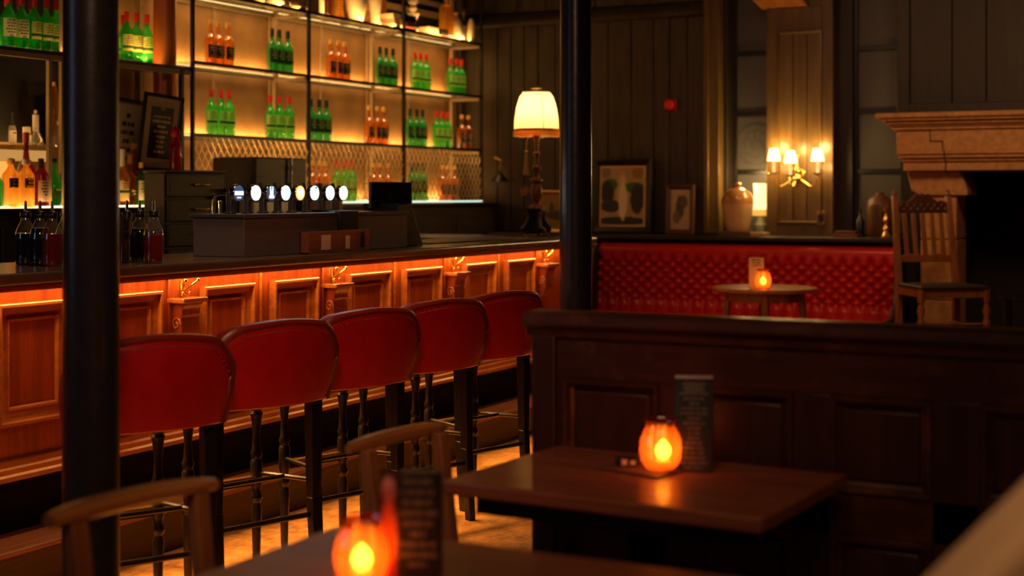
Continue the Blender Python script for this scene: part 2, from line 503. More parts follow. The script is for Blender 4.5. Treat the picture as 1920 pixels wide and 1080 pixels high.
def floor_mat():
    m, nt, out = new_mat('worn_floorboards')
    p = N(nt, 'ShaderNodeBsdfPrincipled')
    geo = N(nt, 'ShaderNodeNewGeometry')
    mp = N(nt, 'ShaderNodeMapping'); mp.inputs['Scale'].default_value = (1.5, 0.35, 1)
    nt.links.new(geo.outputs['Position'], mp.inputs['Vector'])
    n1 = N(nt, 'ShaderNodeTexNoise', i_Scale=7.0, i_Detail=9.0, i_Roughness=0.72)
    n2 = N(nt, 'ShaderNodeTexNoise', i_Scale=30.0, i_Detail=6.0, i_Roughness=0.7)
    nt.links.new(geo.outputs['Position'], n1.inputs['Vector']); nt.links.new(mp.outputs[0], n2.inputs['Vector'])
    cr = N(nt, 'ShaderNodeValToRGB')
    cr.color_ramp.elements[0].position = 0.36; cr.color_ramp.elements[0].color = (0.13, 0.045, 0.010, 1)
    cr.color_ramp.elements[1].position = 0.58; cr.color_ramp.elements[1].color = (0.64, 0.30, 0.065, 1)
    f = mathn(nt, 'ADD', mathn(nt, 'MULTIPLY', n1.outputs[0], 0.6), mathn(nt, 'MULTIPLY', n2.outputs[0], 0.4))
    nt.links.new(f, cr.inputs[0]); nt.links.new(cr.outputs[0], p.inputs['Base Color'])
    p.inputs['Roughness'].default_value = 0.5
    b = N(nt, 'ShaderNodeBump', i_Strength=0.4, i_Distance=0.004)
    nt.links.new(f, b.inputs['Height']); nt.links.new(b.outputs[0], p.inputs['Normal'])
    nt.links.new(p.outputs[0], out.inputs[0])
    return m


def frosted():
    m, nt, out = new_mat('frosted_pane')
    p = N(nt, 'ShaderNodeBsdfPrincipled', i_Roughness=0.45)
    p.inputs['Base Color'].default_value = (0.16, 0.155, 0.15, 1)
    t = N(nt, 'ShaderNodeBsdfTranslucent', i_Color=(0.42, 0.42, 0.46, 1))
    mx = N(nt, 'ShaderNodeMixShader', i_Fac=0.35)
    nt.links.new(p.outputs[0], mx.inputs[1]); nt.links.new(t.outputs[0], mx.inputs[2])
    nt.links.new(mx.outputs[0], out.inputs[0])
    return m


def shade_mat(name, c, strength, pleat=60.0):
    """a lit lampshade: cloth that gives off the bulb's light, with pleats"""
    m, nt, out = new_mat(name)
    tc = N(nt, 'ShaderNodeTexCoord')
    sp = N(nt, 'ShaderNodeSeparateXYZ'); nt.links.new(tc.outputs['Object'], sp.inputs[0])
    ang = mathn(nt, 'ARCTAN2', sp.outputs['Y'], sp.outputs['X'])
    wv = mathn(nt, 'ADD', mathn(nt, 'MULTIPLY', mathn(nt, 'SINE', mathn(nt, 'MULTIPLY', ang, pleat)), 0.18), 0.85)
    e = N(nt, 'ShaderNodeEmission', i_Color=rgb(c))
    nt.links.new(mathn(nt, 'MULTIPLY', wv, strength), e.inputs['Strength'])
    d = N(nt, 'ShaderNodeBsdfDiffuse', i_Color=(0.8, 0.65, 0.4, 1))
    ad = N(nt, 'ShaderNodeAddShader')
    nt.links.new(e.outputs[0], ad.inputs[0]); nt.links.new(d.outputs[0], ad.inputs[1])
    nt.links.new(ad.outputs[0], out.inputs[0])
    return m


M['frost'] = frosted()
M['floor'] = floor_mat()
def cloth_shade(name, c, pleat, body=.8):
    """thin pleated cloth, lit only by the bulb inside it"""
    m, nt, out = new_mat(name)
    tc = N(nt, 'ShaderNodeTexCoord')
    sp = N(nt, 'ShaderNodeSeparateXYZ'); nt.links.new(tc.outputs['Object'], sp.inputs[0])
    ang = mathn(nt, 'ARCTAN2', sp.outputs['Y'], sp.outputs['X'])
    k = mathn(nt, 'ADD', mathn(nt, 'MULTIPLY', mathn(nt, 'SINE', mathn(nt, 'MULTIPLY', ang, pleat)), 0.5), 0.5)
    col = mixc(nt, k, tuple(v * .6 for v in c), c)
    t = N(nt, 'ShaderNodeBsdfTranslucent'); d = N(nt, 'ShaderNodeBsdfDiffuse', i_Color=(.7, .55, .32, 1))
    nt.links.new(col, t.inputs[0])
    mx = N(nt, 'ShaderNodeMixShader', i_Fac=body)
    nt.links.new(d.outputs[0], mx.inputs[1]); nt.links.new(t.outputs[0], mx.inputs[2]); nt.links.new(mx.outputs[0], out.inputs[0])
    return m


M['shade'] = cloth_shade('lamp_shade_cloth', (0.74, 0.54, 0.27), 48)
M['mini_shade'] = shade_mat('small_shade_cloth', (1.0, 0.66, 0.26), 5.0, 20)
M['flame'] = emit('candle_flame', (1.0, 0.76, 0.45), 38)
M['jar'] = glass('amber_candle_glass', (0.98, 0.30, 0.03), (0.85, 0.085, 0.004), 0.66, 0.12)
M['wax'] = plain('candle_wax', (0.8, 0.6, 0.35), 0.5)
M['led'] = emit('led_strip', (1.0, 0.66, 0.28), 4)
M['edge_glow'] = emit('glass_edge_glow', (0.75, 1.0, 0.80), 1.6)  # light caught in the shelf glass, drawn as emission on its edge

# ================================================================== ROOM SHELL
LX, RX, BY, FY, CH = -6.35, 2.6, 11.0, -1.6, 3.6
struct('floor', MB().box(LX - .2, RX + .2, FY - .2, BY + .6, -0.1, 0.0), M['floor'])
struct('ceiling', MB().box(LX - .2, RX + .2, FY - .2, BY + .6, CH, CH + .1), M['wall_dark'])
struct('wall_left', MB().box(LX - .2, LX, FY - .2, BY + .6, 0, CH), M['wall_dark'])
struct('wall_right', MB().box(RX, RX + .2, FY - .2, BY + .6, 0, CH), M['wall_dark'])
struct('wall_front', MB().box(LX, RX, FY - .2, FY, 0, CH), M['wall_dark'])

# back wall: backing with a window recess, then boards as parts
WX0, WX1 = -3.87, -2.40            # the recess that holds both windows
wb = MB()
wb.box(LX, WX0, BY + .02, BY + .12, 0, CH)
wb.box(WX1, RX, BY + .12, BY + .14, 1.62, CH)
wb.box(WX0, WX1, BY + .02, BY + .12, 0, 1.02)
wall_back = struct('wall_back', wb, M['groove'])


def boards(parent, x0, x1, z0, z1, wid, y=BY, mat='wall_wood', jit=0.25, t=0.022):
    x = x0; i = 0
    while x < x1 - 0.02:
        wd = min(wid * random.uniform(1 - jit, 1 + jit), x1 - x)
        if x1 - x - wd < 0.05: wd = x1 - x
        off = random.uniform(-0.003, 0.003)
        o = obj('plank', MB().box(x + .002, x + wd - .002, y + off, y + off + t, z0, z1), M[mat], parent, bevel=0.004, seg=1)
        x += wd; i += 1


boards(wall_back, LX, -3.985, 1.06, 2.78, 0.165)
boards(wall_back, LX, -3.985, 2.90, CH, 0.24)
boards(wall_back, LX, -4.75, 0.0, 0.98, 0.165, mat='wall_dark')
# horizontal rail across the boards
trm = MB().prism([(10.945, 2.80), (10.945, 2.83), (10.96, 2.85), (10.97, 2.88), (11.0, 2.90), (11.02, 2.90), (11.02, 2.78), (10.975, 2.78)], LX, -3.985, lambda a, b, w_: (w_, a, b))
struct('trim_1', trm, M['wall_wood'])
# jambs of the recess, left one catches the sconce light
struct('trim_2', MB().box(-3.985, -3.865, 10.955, 11.12, 1.06, CH).box(-3.985, -3.945, 10.93, 10.956, 1.06, CH), M['pilaster'], bevel=.005)
struct('trim_3', MB().box(-3.865, -3.83, 11.06, 11.34, 1.02, CH), M['wall_dark'], bevel=.004)
struct('trim_4', MB().box(-2.42, -2.385, 11.0, 11.34, 1.02, CH), M['wall_dark'], bevel=.004)


def window(name, x0, x1, rose_x, extra):
    wy = 11.22
    root = sempty(name)
    fr = MB()
    zb = [1.05, 1.545, 2.003, 2.485, 3.0, 3.5]
    fr.box(x0 - .035, x0, wy - .03, wy + .03, 1.02, CH).box(x1, x1 + .035, wy - .03, wy + .03, 1.02, CH)
    obj('window_frame', fr, M['black_wood'], root, bevel=.003)
    for i, z in enumerate(zb):
        obj('glazing_bar', MB().box(x0, x1, wy - .028, wy + .028, z - .018, z + .018), M['black_wood'], root, bevel=.003)
    for i in range(len(zb) - 1):
        obj('pane', MB().box(x0, x1, wy - .004, wy + .004, zb[i] + .018, zb[i + 1] - .018), M['frost'], root)
        if i == 1 and extra:
            cz = (zb[i] + zb[i + 1]) / 2 - .01
            r = MB()
            for rad in (.168, .155, .105, .045, .02):
                r.tube([(rose_x + rad * math.cos(a * PI / 20), wy - .006, cz + rad * math.sin(a * PI / 20)) for a in range(41)], .0035, 5)
            for k in range(8):
                a = k * PI / 4
                r.tube([(rose_x + q * math.cos(a + .35 * math.sin(q * 28)), wy - .006, cz + q * math.sin(a + .35 * math.sin(q * 28))) for q in [.02 + .0135 * j for j in range(11)]], .003, 5)
            obj('rosette', r, M['frost'], root)
    return root


window('window_1', -3.80, -3.13, x_at(1419, 11.22), True)
window('window_2', -2.83, -2.44, -2.64, False)

struct('trim_10', MB().box(-3.10, -2.86, 11.14, 11.34, 1.02, CH), M['wall_dark'])
struct('trim_11', MB().box(-2.46, -2.12, 10.985, 11.10, 0, 1.62), M['wall_dark'])
# panelled pilaster between the windows
pil = struct('trim_5', MB().box(-3.485, -2.965, 11.0, 11.16, 1.02, CH), M['pilaster'])
px0, px1 = -3.485, -2.965
obj('stile', MB().box(px0, px0 + .085, 10.972, 11.0, 1.02, CH), M['pilaster'], pil, bevel=.003)
obj('stile', MB().box(px1 - .085, px1, 10.972, 11.0, 1.02, CH), M['pilaster'], pil, bevel=.003)
obj('rail', MB().box(px0 + .085, px1 - .085, 10.972, 11.0, 1.02, 1.145), M['pilaster'], pil, bevel=.003)
obj('rail', MB().box(px0 + .085, px1 - .085, 10.972, 11.0, 2.62, 2.80), M['pilaster'], pil, bevel=.003)
obj('moulding', MB().frame(px0 + .08, px1 - .08, 1.14, 2.625, [(0, 10.972), (.006, 10.962), (.016, 10.960), (.022, 10.985), (.03, 10.99)], MY), M['pilaster'], pil)
for k in range(3):
    a = px0 + .1 + k * .1083
    obj('plank', MB().box(a, a + .105, 10.988, 11.0, 1.165, 2.60), M['pilaster'], pil, bevel=.003, seg=1)
# light timber bracket at the pilaster's head
tag(obj('timber_bracket', MB().prism([(10.70, 2.86), (11.0, 2.80), (11.0, 2.98), (10.70, 2.98)], -3.53, -3.16, lambda a, b, w_: (w_, a, b)), M['chair_wood'], bevel=.006),
    'lit timber bracket above the panelled pilaster, at the top edge', 'bracket')
# switch plate on the pilaster
sw = thing('switch_plate', 'small dark switch plate low on the panelled pilaster under the sconce', 'switch', (-3.055, 10.972, 1.19))
obj('plate', MB().box(-.034, .034, -.008, 0, -.055, .055), M['old_brass'], sw, bevel=.003)
obj('rocker', MB().box(-.020, .020, -.014, -.008, -.028, .028), M['black'], sw, bevel=.002)

# ledge above the banquette
lg = MB().prism([(10.69, 1.022), (10.69, 1.045), (10.70, 1.052), (11.14, 1.052), (11.14, 1.021), (11.02, 1.021), (11.02, 0.98), (10.78, 0.98), (10.76, 1.005), (10.72, 1.012)], -6.3, -2.40, lambda a, b, w_: (w_, a, b))
struct('trim_6', lg, M['wall_dark'])
struct('baseboard_back', MB().box(LX, -4.8, 10.96, 11.0, 0, .16), M['wall_dark'])

# chimney breast over the fireplace
cb_ = struct('trim_7', MB().box(-2.385, RX, 10.72, 11.1, 1.54, CH), M['groove'])
boards(cb_, -2.33, RX, 1.96, CH, 0.30, y=10.698, mat='wall_dark')
obj('stile', MB().box(-2.42, -2.33, 10.685, 10.72, 1.95, CH), M['wall_dark'], cb_, bevel=.004)
obj('rail', MB().box(-2.33, RX, 10.68, 10.698, 1.94, 2.02), M['wall_dark'], cb_, bevel=.004)

# ================================================================== FIREPLACE
fp = thing('fireplace', 'large carved sandstone fireplace with deep cornice and dark opening', 'fireplace', (-1.0, 10.7, 0))
def FP(a, b, w_): return (w_ + 1.0, a - 10.7, b)
R_ = 2.05
def fblock(name, prof, x0, x1, side=None):
    o = obj(name, MB().prism(prof, x0, x1, FP), M['stone'], fp, bevel=.004)
    return o
# cornice: stacked stone courses, each stepping out and returning round the left end
courses = [(1.94, 1.905, 10.36, -2.50), (1.905, 1.885, 10.38, -2.475), (1.885, 1.86, 10.41, -2.445), (1.86, 1.845, 10.43, -2.425), (1.845, 1.822, 10.445, -2.405)]
for z1, z0, y0, x0 in courses:
    xs = [x0, -1.30, -0.1, 1.1, 2.3]
    for i in range(4):
        obj('cornice_stone', MB().box(xs[i] + 1 + (.002 if i else 0), xs[i + 1] + 1, y0 - 10.7, 0.02, z0, z1), M['stone'], fp, bevel=.006)
# frieze stones: the joint is stepped
obj('frieze_stone', MB().prism([(-2.375, 1.675), (-2.06, 1.675), (-2.06, 1.735), (-2.145, 1.735), (-2.145, 1.822), (-2.375, 1.822)], 10.47, 10.72, lambda a, b, w_: (a + 1, w_ - 10.7, b)), M['stone'], fp, bevel=.004)
obj('frieze_stone', MB().prism([(-2.052, 1.675), (-.6, 1.675), (-.6, 1.822), (-2.137, 1.822), (-2.137, 1.743), (-2.052, 1.743)], 10.465, 10.72, lambda a, b, w_: (a + 1, w_ - 10.7, b)), M['stone'], fp, bevel=.004)
obj('frieze_stone', MB().box(.408, 3.3, -.235, .02, 1.675, 1.822), M['stone'], fp, bevel=.004)
low = [(1.675, 1.65, 10.44), (1.65, 1.625, 10.455), (1.625, 1.60, 10.48), (1.60, 1.536, 10.50)]
for k, (z1, z0, y0) in enumerate(low):
    obj('architrave_stone', MB().box(-2.37 + .012 * k + 1, -2.045 + 1, y0 - 10.7, 0.02, z0, z1), M['stone'], fp, bevel=.005)
    obj('architrave_stone', MB().box(-2.037 + 1, 2.3 + 1, y0 - 10.7 + .004, 0.02, z0, z1), M['stone'], fp, bevel=.005)
# jamb with bracketed head
jz = [0.17, 0.62, 1.05, 1.36]
for i in range(3):
    obj('jamb_stone', MB().box(-2.24 + 1, -1.99 + 1, -.07, .28, jz[i] + .003, jz[i + 1] - .003), M['stone'], fp, bevel=.008)
head = [(-2.33, 1.535), (-1.96, 1.535), (-1.93, 1.46), (-1.91, 1.40), (-1.91, 1.362), (-2.24, 1.362), (-2.30, 1.40)]
obj('jamb_head', MB().prism(head, 10.60, 10.98, lambda a, b, w_: (a + 1, w_ - 10.7, b)), M['stone'], fp, bevel=.008)
obj('jamb_stone', MB().box(1.9, 2.2, -.07, .28, 0.17, 1.536), M['stone'], fp, bevel=.008)
fb = MB().box(-1.2, 1.9, 1.0, 1.05, .17, 1.536).box(-1.25, -1.2, .28, 1.05, .17, 1.536).box(1.9, 1.95, .28, 1.05, .17, 1.536).box(-1.25, 1.95, .28, 1.05, 1.536, 1.6)
obj('firebox', fb, M['firebox_dark'], fp)
struct('wall_back_firebox_recess', MB().box(-2.4, RX, 11.8, 11.9, 0, 1.7), M['firebox_dark'])
# raised hearth floor
struct('floor_hearth', MB().box(-2.34, RX, 9.0, 11.78, 0.0, 0.17), M['stone'], bevel=.01)

# ================================================================== IRON COLUMNS
def column(y, label):
    r = thing('iron_column', label, 'column', (-2.87, y, 0), group='round iron columns along the bar')
    obj('shaft', MB().lathe([(.077, 0.22), (.0755, 1.0), (.073, 2.0), (.070, 3.35)], 40), M['iron'], r)
    obj('base', MB().lathe([(.13, 0), (.13, .10), (.115, .12), (.105, .16), (.085, .18), (.080, .22)], 40), M['iron'], r)
    obj('capital', MB().lathe([(.070, 3.35), (.09, 3.37), (.09, 3.40), (.08, 3.42), (.12, 3.52), (.14, 3.53), (.14, 3.6)], 40), M['iron'], r)
column(3.03, 'near black iron column in front of the bar, hiding the first stool edge')
column(6.165, 'far black iron column beside the fringed lamp, beyond the wooden partition')

# ================================================================== BAR
XF = -3.99                      # face plane
XE = -3.774                     # edge of the top
Y0B, Y1B = 2.5, 8.45
bar = thing('bar_counter', 'reddish panelled wooden bar front with corbels lit from under its top', 'bar', (XF, 5.5, 0))
def B(x): return x - XF
def BYc(y): return y - 5.5
def BM(a, b, w_): return (w_, a - 5.5, b)
obj('front_board', MB().box(-.05, 0, BYc(Y0B), BYc(Y1B), .17, 1.058), M['bar_wood'], bar)
obj('end_board', MB().box(-.60, -.0, BYc(Y1B) - .03, BYc(Y1B), .17, 1.058), M['bar_wood'], bar)
obj('return_board', MB().box(-1.80, -.6, BYc(Y1B) - .03, BYc(Y1B), 0, 1.058), M['bar_wood'], bar)
obj('sub_rail', MB().box(B(-3.81), B(-3.785), BYc(Y0B), BYc(Y1B), 1.046, 1.062), M['bar_red'], bar, bevel=.003)
CY = [3.60, 4.715, 5.80, 6.945, 8.06]
CY = [2.48] + CY
pprof = [(0, 0.0), (0, .030), (.003, .033), (.012, .033), (.016, .022), (.017, .016), (.036, .012), (.044, .003), (.054, .003), (.055, .016), (.062, .016), (.068, .002)]
for i in range(len(CY)):
    c = CY[i]
    # pilaster and corbel
    p = obj('pilaster', MB().box(0, .014, BYc(c) - .075, BYc(c) + .075, .43, 1.046), M['bar_wood'], bar, bevel=.003)
    cor = obj('corbel', MB().prism([(0.014, .944), (.080, .944), (.080, .926), (.072, .914), (.066, .902), (.066, .880), (.058, .872), (.062, .85), (.064, .82), (.056, .79), (.040, .765), (.024, .75), (.018, .70), (.014, .66)], BYc(c) - .056, BYc(c) + .056, lambda a, b, w_: (a, w_, b)), M['bar_wood'], bar, bevel=.003)
    obj('corbel_shelf', MB().box(0.0, .092, BYc(c) - .076, BYc(c) + .076, .930, .950), M['bar_mould'], cor, bevel=.004)
    sp_ = MB()
    for s in (-1, 1):
        yy = BYc(c) + s * .058
        pts = [(.036 + (.024 - q * .0018) * math.cos(q * .75), yy, .845 + (.030 - q * .0022) * math.sin(q * .75)) for q in range(12)]
        sp_.tube(pts, .0035, 6)
    obj('scroll', sp_, M['bar_mould'], cor)
    # double brass hook on the block above the shelf
    hk = MB()
    hk.box(.012, .018, BYc(c) - .010, BYc(c) + .010, .955, 1.02)
    for s, e in ((-1, .028), (1, .052)):
        hk.tube([(.018, BYc(c), .975), (.034, BYc(c) + s * .012, .985), (.050, BYc(c) + s * e * .6, 1.005), (.058, BYc(c) + s * e, 1.018)], .0042, 8)
        hk.ball((.058, BYc(c) + s * e, 1.020), .008)
        hk.tube([(.018, BYc(c) + s * .006, .968), (.032, BYc(c) + s * .018, .958), (.038, BYc(c) + s * .022, .966)], .0035, 6)
        hk.ball((.038, BYc(c) + s * .022, .969), .006)
    obj('coat_hook', hk, M['brass'], p)
    if i + 1 < len(CY):
        d_ = CY[i + 1] - c
        a = c + .13; b = CY[i + 1] - .13; mid = (a + b) / 2
        for u0, u1 in ((a, mid - .07), (mid + .07, b)):
            pn = obj('panel', MB().box(-.004, .004, BYc(u0) + .06, BYc(u1) - .06, .61, .925), M['bar_wood'], bar)
            obj('moulding', MB().frame(BYc(u0), BYc(u1), .55, .985, pprof, lambda q, r, w_: (w_, q, r)), M['bar_mould'], pn, smooth=False)
        obj('stile_bead', MB().tube([(.004, BYc(mid), .44), (.004, BYc(mid), 1.045)], .007, 8), M['bar_mould'], bar)
obj('plinth_moulding', MB().prism([(0, .43), (.020, .428), (.026, .420), (.026, .410), (.038, .402), (.040, .385), (.050, .378), (.052, .362), (.0, .360)], BYc(Y0B), BYc(Y1B), lambda a, b, w_: (a, w_, b)), M['bar_mould'], bar)
obj('kick_board', MB().box(0.0, .004, BYc(Y0B), BYc(Y1B), .17, .36), M['matte_black'], bar)  # flat black stands in for the shade under the plinth moulding
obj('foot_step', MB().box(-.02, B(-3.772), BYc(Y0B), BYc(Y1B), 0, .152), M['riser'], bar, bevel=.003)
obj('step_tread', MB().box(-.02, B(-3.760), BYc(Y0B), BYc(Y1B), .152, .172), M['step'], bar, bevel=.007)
bt = MB().prism([(XE, Y0B), (XE, 8.42), (-3.83, 8.50), (-5.81, 8.50), (-5.81, 7.95), (-4.42, 7.95), (-4.42, Y0B)], 1.062, 1.105, MZ)
tag(obj('bar_worktop', bt, M['bar_top'], bevel=.012, seg=3), 'long dark polished bar worktop turning back at its far end', 'worktop')
# strip lamp body fixed under the top
tag(obj('under_bar_strip', MB().box(-3.875, -3.818, 2.75, 8.35, 1.040, 1.060), M['steel']), 'slim amber light strip under the edge of the bar top', 'light strip')
# stainless well behind the bar with small glassware
tag(obj('steel_work_well', MB().box(-4.95, -4.43, 6.4, 7.9, .86, .90).box(-4.95, -4.93, 6.4, 7.9, .9, .97).box(-4.95, -4.43, 7.88, 7.9, .9, .97).box(-4.9, -4.5, 6.45, 7.85, 0, .86), M['steel'], bevel=.004),
    'low stainless steel work well behind the far end of the bar', 'sink')

# ================================================================== STOOLS
def make_stool(label):
    """facing -x (towards the bar); origin on the floor under the seat centre"""
    r = thing('bar_stool', label, 'bar stool', group='red leather bar stools')
    W_, ZB, ZT = .268, .648, .935
    def out(u):                       # plan curve of the back, u -1..1 : y = u*W, x bulges outwards
        return .215 - .060 * abs(u) ** 2.3
    def top(u):
        return ZT + .004 - .034 * abs(u) ** 1.8 - .080 * max(0, (abs(u) - .60) / .40) ** 2.4
    def half(v):                      # the back narrows a little towards the seat
        return W_ * (.93 + .07 * min(1, v * 1.7))
    def surf(off):
        def fn(a, b):
            u = a * 2 - 1
            edge = max(0, 1 - abs(u)) ** .35
            z = ZB + (top(u) - ZB) * b
            rake = .035 * b
            bul = .030 * (max(0, math.sin(PI * min(1, b ** 1.25)))) ** .55 * edge if off > 0 else 0
            y = u * half(b) * (1 if off > 0 else .96)
            return (out(u) + rake + (bul if off > 0 else -.05), y, z)
        return fn
    nu, nv = 30, 12
    mb = MB()
    A = surf(1); C_ = surf(-1)
    ring_o = []; ring_i = []
    mb.grid(A, nu, nv); k = len(mb.v)
    mb.grid(C_, nu, nv)
    def idx(i, j): return j * (nu + 1) + i
    bd = [(i, 0) for i in range(nu)] + [(nu, j) for j in range(nv)] + [(i, nv) for i in range(nu, 0, -1)] + [(0, j) for j in range(nv, 0, -1)]
    for q in range(len(bd)):
        a_, b_ = bd[q], bd[(q + 1) % len(bd)]
        mb.f.append((idx(*a_), idx(*b_), k + idx(*b_), k + idx(*a_)))
    obj('backrest', mb, M['red_leather'], r, bevel=.006)
    # darker rim rolled over the sides and top, set proud
    rim = MB(); pts = []
    def edge_pt(s_, dx=0.0, ins=0.0):
        # s_: 0..1 from bottom left, over the top, to bottom right
        if s_ < .27: u = -1; b = s_ / .27
        elif s_ > .73: u = 1; b = (1 - s_) / .27
        else: u = (s_ - .5) / .23; b = 1
        u2 = u * (1 - ins / W_)
        zz = ZB + (top(u) - ZB) * b - (ins if abs(u) < 1 else ins * max(0, b - .8) * 5)
        return Vector((out(u2) + .035 * b + dx, u2 * half(b), zz))
    n = 70
    rows = [(-.054, .004), (-.052, -.006), (-.026, -.010), (.0, -.008), (.008, .002), (.006, .014), (.006, .024)]
    vs = []
    for dx, ins in rows:
        vs += [edge_pt(i / n, dx, ins) for i in range(n + 1)]
    kk = n + 1
    fs = [(j * kk + i, j * kk + i + 1, (j + 1) * kk + i + 1, (j + 1) * kk + i) for j in range(len(rows) - 1) for i in range(n)]
    rim.add(vs, fs)
    rm = obj('rim', rim, M['red_rim'], r, label='darker red leather rim over the back')
    nl = MB()
    for i in range(74):
        p = edge_pt(.14 + .72 * i / 73, .016, .026)
        nl.lathe([(.0032, 0), (.0022, .0018), (1e-5, .0028)], 5, tuple(p + Vector((-.004, 0, 0))))
    obj('nailheads', nl, M['old_brass'], rm, kind='stuff')
    # seat cushion
    se = MB()
    prof = [(.0, .675), (.205, .675), (.222, .685), (.228, .70), (.222, .728), (.20, .748), (.12, .757), (1e-5, .76)]
    vs = []; nn = 40
    for q, (rr, z) in enumerate(prof):
        for i in range(nn):
            t = 2 * PI * i / nn
            ct, st = math.cos(t), math.sin(t)
            m_ = (abs(ct) ** 4 + abs(st) ** 4) ** -.25
            x_ = rr * m_ * ct; y_ = rr * m_ * st
            x_ = min(x_, .150)
            x2 = max(x_, -.155); vs.append((x2 - .005, y_ * (.93 if x2 > 0 else .93 + 1.5 * x2), z))
    fs = [(j * nn + i, j * nn + (i + 1) % nn, (j + 1) * nn + (i + 1) % nn, (j + 1) * nn + i) for j in range(len(prof) - 1) for i in range(nn)]
    se.add(vs, fs)
    obj('seat', se, M['red_leather'], r)
    obj('seat_frame', MB().prism([(-.150, -.155), (.12, -.20), (.12, .20), (-.150, .155)], .650, .675, MZ), M['black_wood'], r, bevel=.006)
    # rear legs: square, flaring outwards
    for s in (-1, 1):
        mb = MB()
        mb.bar((.150, s * .205, 0), (.128, s * .205, .30), .016, .016, .019, .019)
        mb.bar((.128, s * .205, .30), (.125, s * .205, .655), .019, .019, .023, .022)
        obj('leg', mb, M['black_wood'], r, bevel=.003)
    # front legs: turned
    tp = [(.011, 0), (.014, .03), (.016, .14), (.020, .23), (.014, .25), (.022, .265), (.022, .275), (.015, .29), (.018, .31), (.022, .32), (.022, .40), (.017, .41), (.022, .43), (.016, .445),
          (.013, .50), (.020, .56), (.024, .575), (.018, .585), (.024, .60), (.024, .66)]
    for s in (-1, 1):
        obj('leg', MB().lathe(tp, 14, (-.130, s * .145, 0)), M['black_wood'], r)
    obj('foot_rail', MB().box(-.142, -.118, -.145, .145, .315, .345), M['black_wood'], r, bevel=.004)
    obj('foot_plate', MB().box(-.146, -.114, -.130, .130, .345, .349), M['brass'], r, label='brass plate on the foot rail')
    for s in (-1, 1):
        obj('stretcher', MB().tube([(-.13, s * .145, .36), (.13, s * .205, .36)], .0085, 8), M['black_wood'], r)
    obj('stretcher', MB().tube([(.128, -.205, .24), (.128, .205, .24)], .010, 8), M['black_wood'], r)
    obj('stretcher', MB().tube([(-.0, -.175, .36), (-.0, .175, .36)], .0085, 8), M['black_wood'], r)
    return r


slab = ['nearest red leather bar stool, partly hidden by the near iron column',
        'second red leather bar stool from the near iron column',
        'third red leather bar stool, middle of the row of five',
        'fourth red leather bar stool, next to the farthest one',
        'farthest red leather bar stool, beside the wooden partition end']
SX = -3.21
ys = [3.565, 4.14, 4.705, 5.255, 5.79]
s0 = make_stool(slab[0])
rzs = [-.46, -.30, -.28, -.30, -.26]
for i, y in enumerate(ys):
    if i == 0: s0.location = (SX, y, 0); s0.rotation_euler[2] = rzs[0]
    else: dup(s0, (SX, y, 0), rzs[i], slab[i])

# ================================================================== BACK BAR
bk = thing('back_counter', 'dark wooden back bar counter under the lit bottle shelves', 'counter', (-5.85, 8.0, 0))
obj('carcass', MB().box(-.48, .0, -3.9, 2.95, 0, 1.27), M['drawer'], bk)
obj('counter_top', MB().box(-.49, .03, -3.9, 2.96, 1.27, 1.298), M['black_wood'], bk, bevel=.005)
for i in range(10):
    y = -3.85 + i * .68
    obj('door', MB().box(0, .018, y + .01, y + .67, .12, 1.20), M['drawer'], bk, bevel=.004)
lw_ = thing('lower_work_counter', 'low dark work counter standing in front of the back bar', 'counter', (-5.55, 6.0, 0))
obj('carcass', MB().box(-.27, .27, -1.8, 2.0, 0, .90), M['drawer'], lw_)
obj('counter_top', MB().box(-.275, .29, -1.8, 2.0, .90, .93), M['steel'], lw_, bevel=.004)
XS = -5.90
YP = [7.10, 8.324, 9.565, 10.80]
ZS = [1.320, 1.745, 2.192, 2.630]
rack = thing('shelving_rack', 'tall black metal rack of glass shelves lit amber from behind', 'shelves', (XS, 9.0, 1.298))
def RM(y): return y - 9.0
def RZ(z): return z - 1.298
for i, y in enumerate(YP):
    obj('post', MB().box(-.011, .011, RM(y) - .011, RM(y) + .011, 0, 2.28), M['black_metal'], rack, bevel=.002)
    obj('rear_post', MB().box(-.30, -.27, RM(y) - .015, RM(y) + .015, 0, 2.28), M['tan_post'], rack, bevel=.002)
for k, z in enumerate(ZS):
    for i in range(3):
        a, b = RM(YP[i]) + .011, RM(YP[i + 1]) - .011
        if k:
            sh = obj('shelf', MB().box(-.285, -.012, a, b, RZ(z) - .014, RZ(z)), M['clear'], rack)
            obj('edge_rail', MB().box(-.010, .010, a, b, RZ(z) - .018, RZ(z) + .002), M['black_metal'], sh)
            obj('bracket', MB().box(-.27, -.01, b - .012, b, RZ(z) - .040, RZ(z) - .018), M['tan_post'], sh)
            obj('rear_rail', MB().box(-.295, -.280, a, b, RZ(z) - .03, RZ(z) - .012), M['tan_post'], sh)
        else:
            sh = obj('shelf', MB().box(-.285, .01, a, b, RZ(z) - .018, RZ(z)), M['clear'], rack)
            obj('glowing_edge', MB().box(.011, .016, a, b, RZ(z) - .012, RZ(z) - .003), M['edge_glow'], sh, label='pale glowing glass edge')
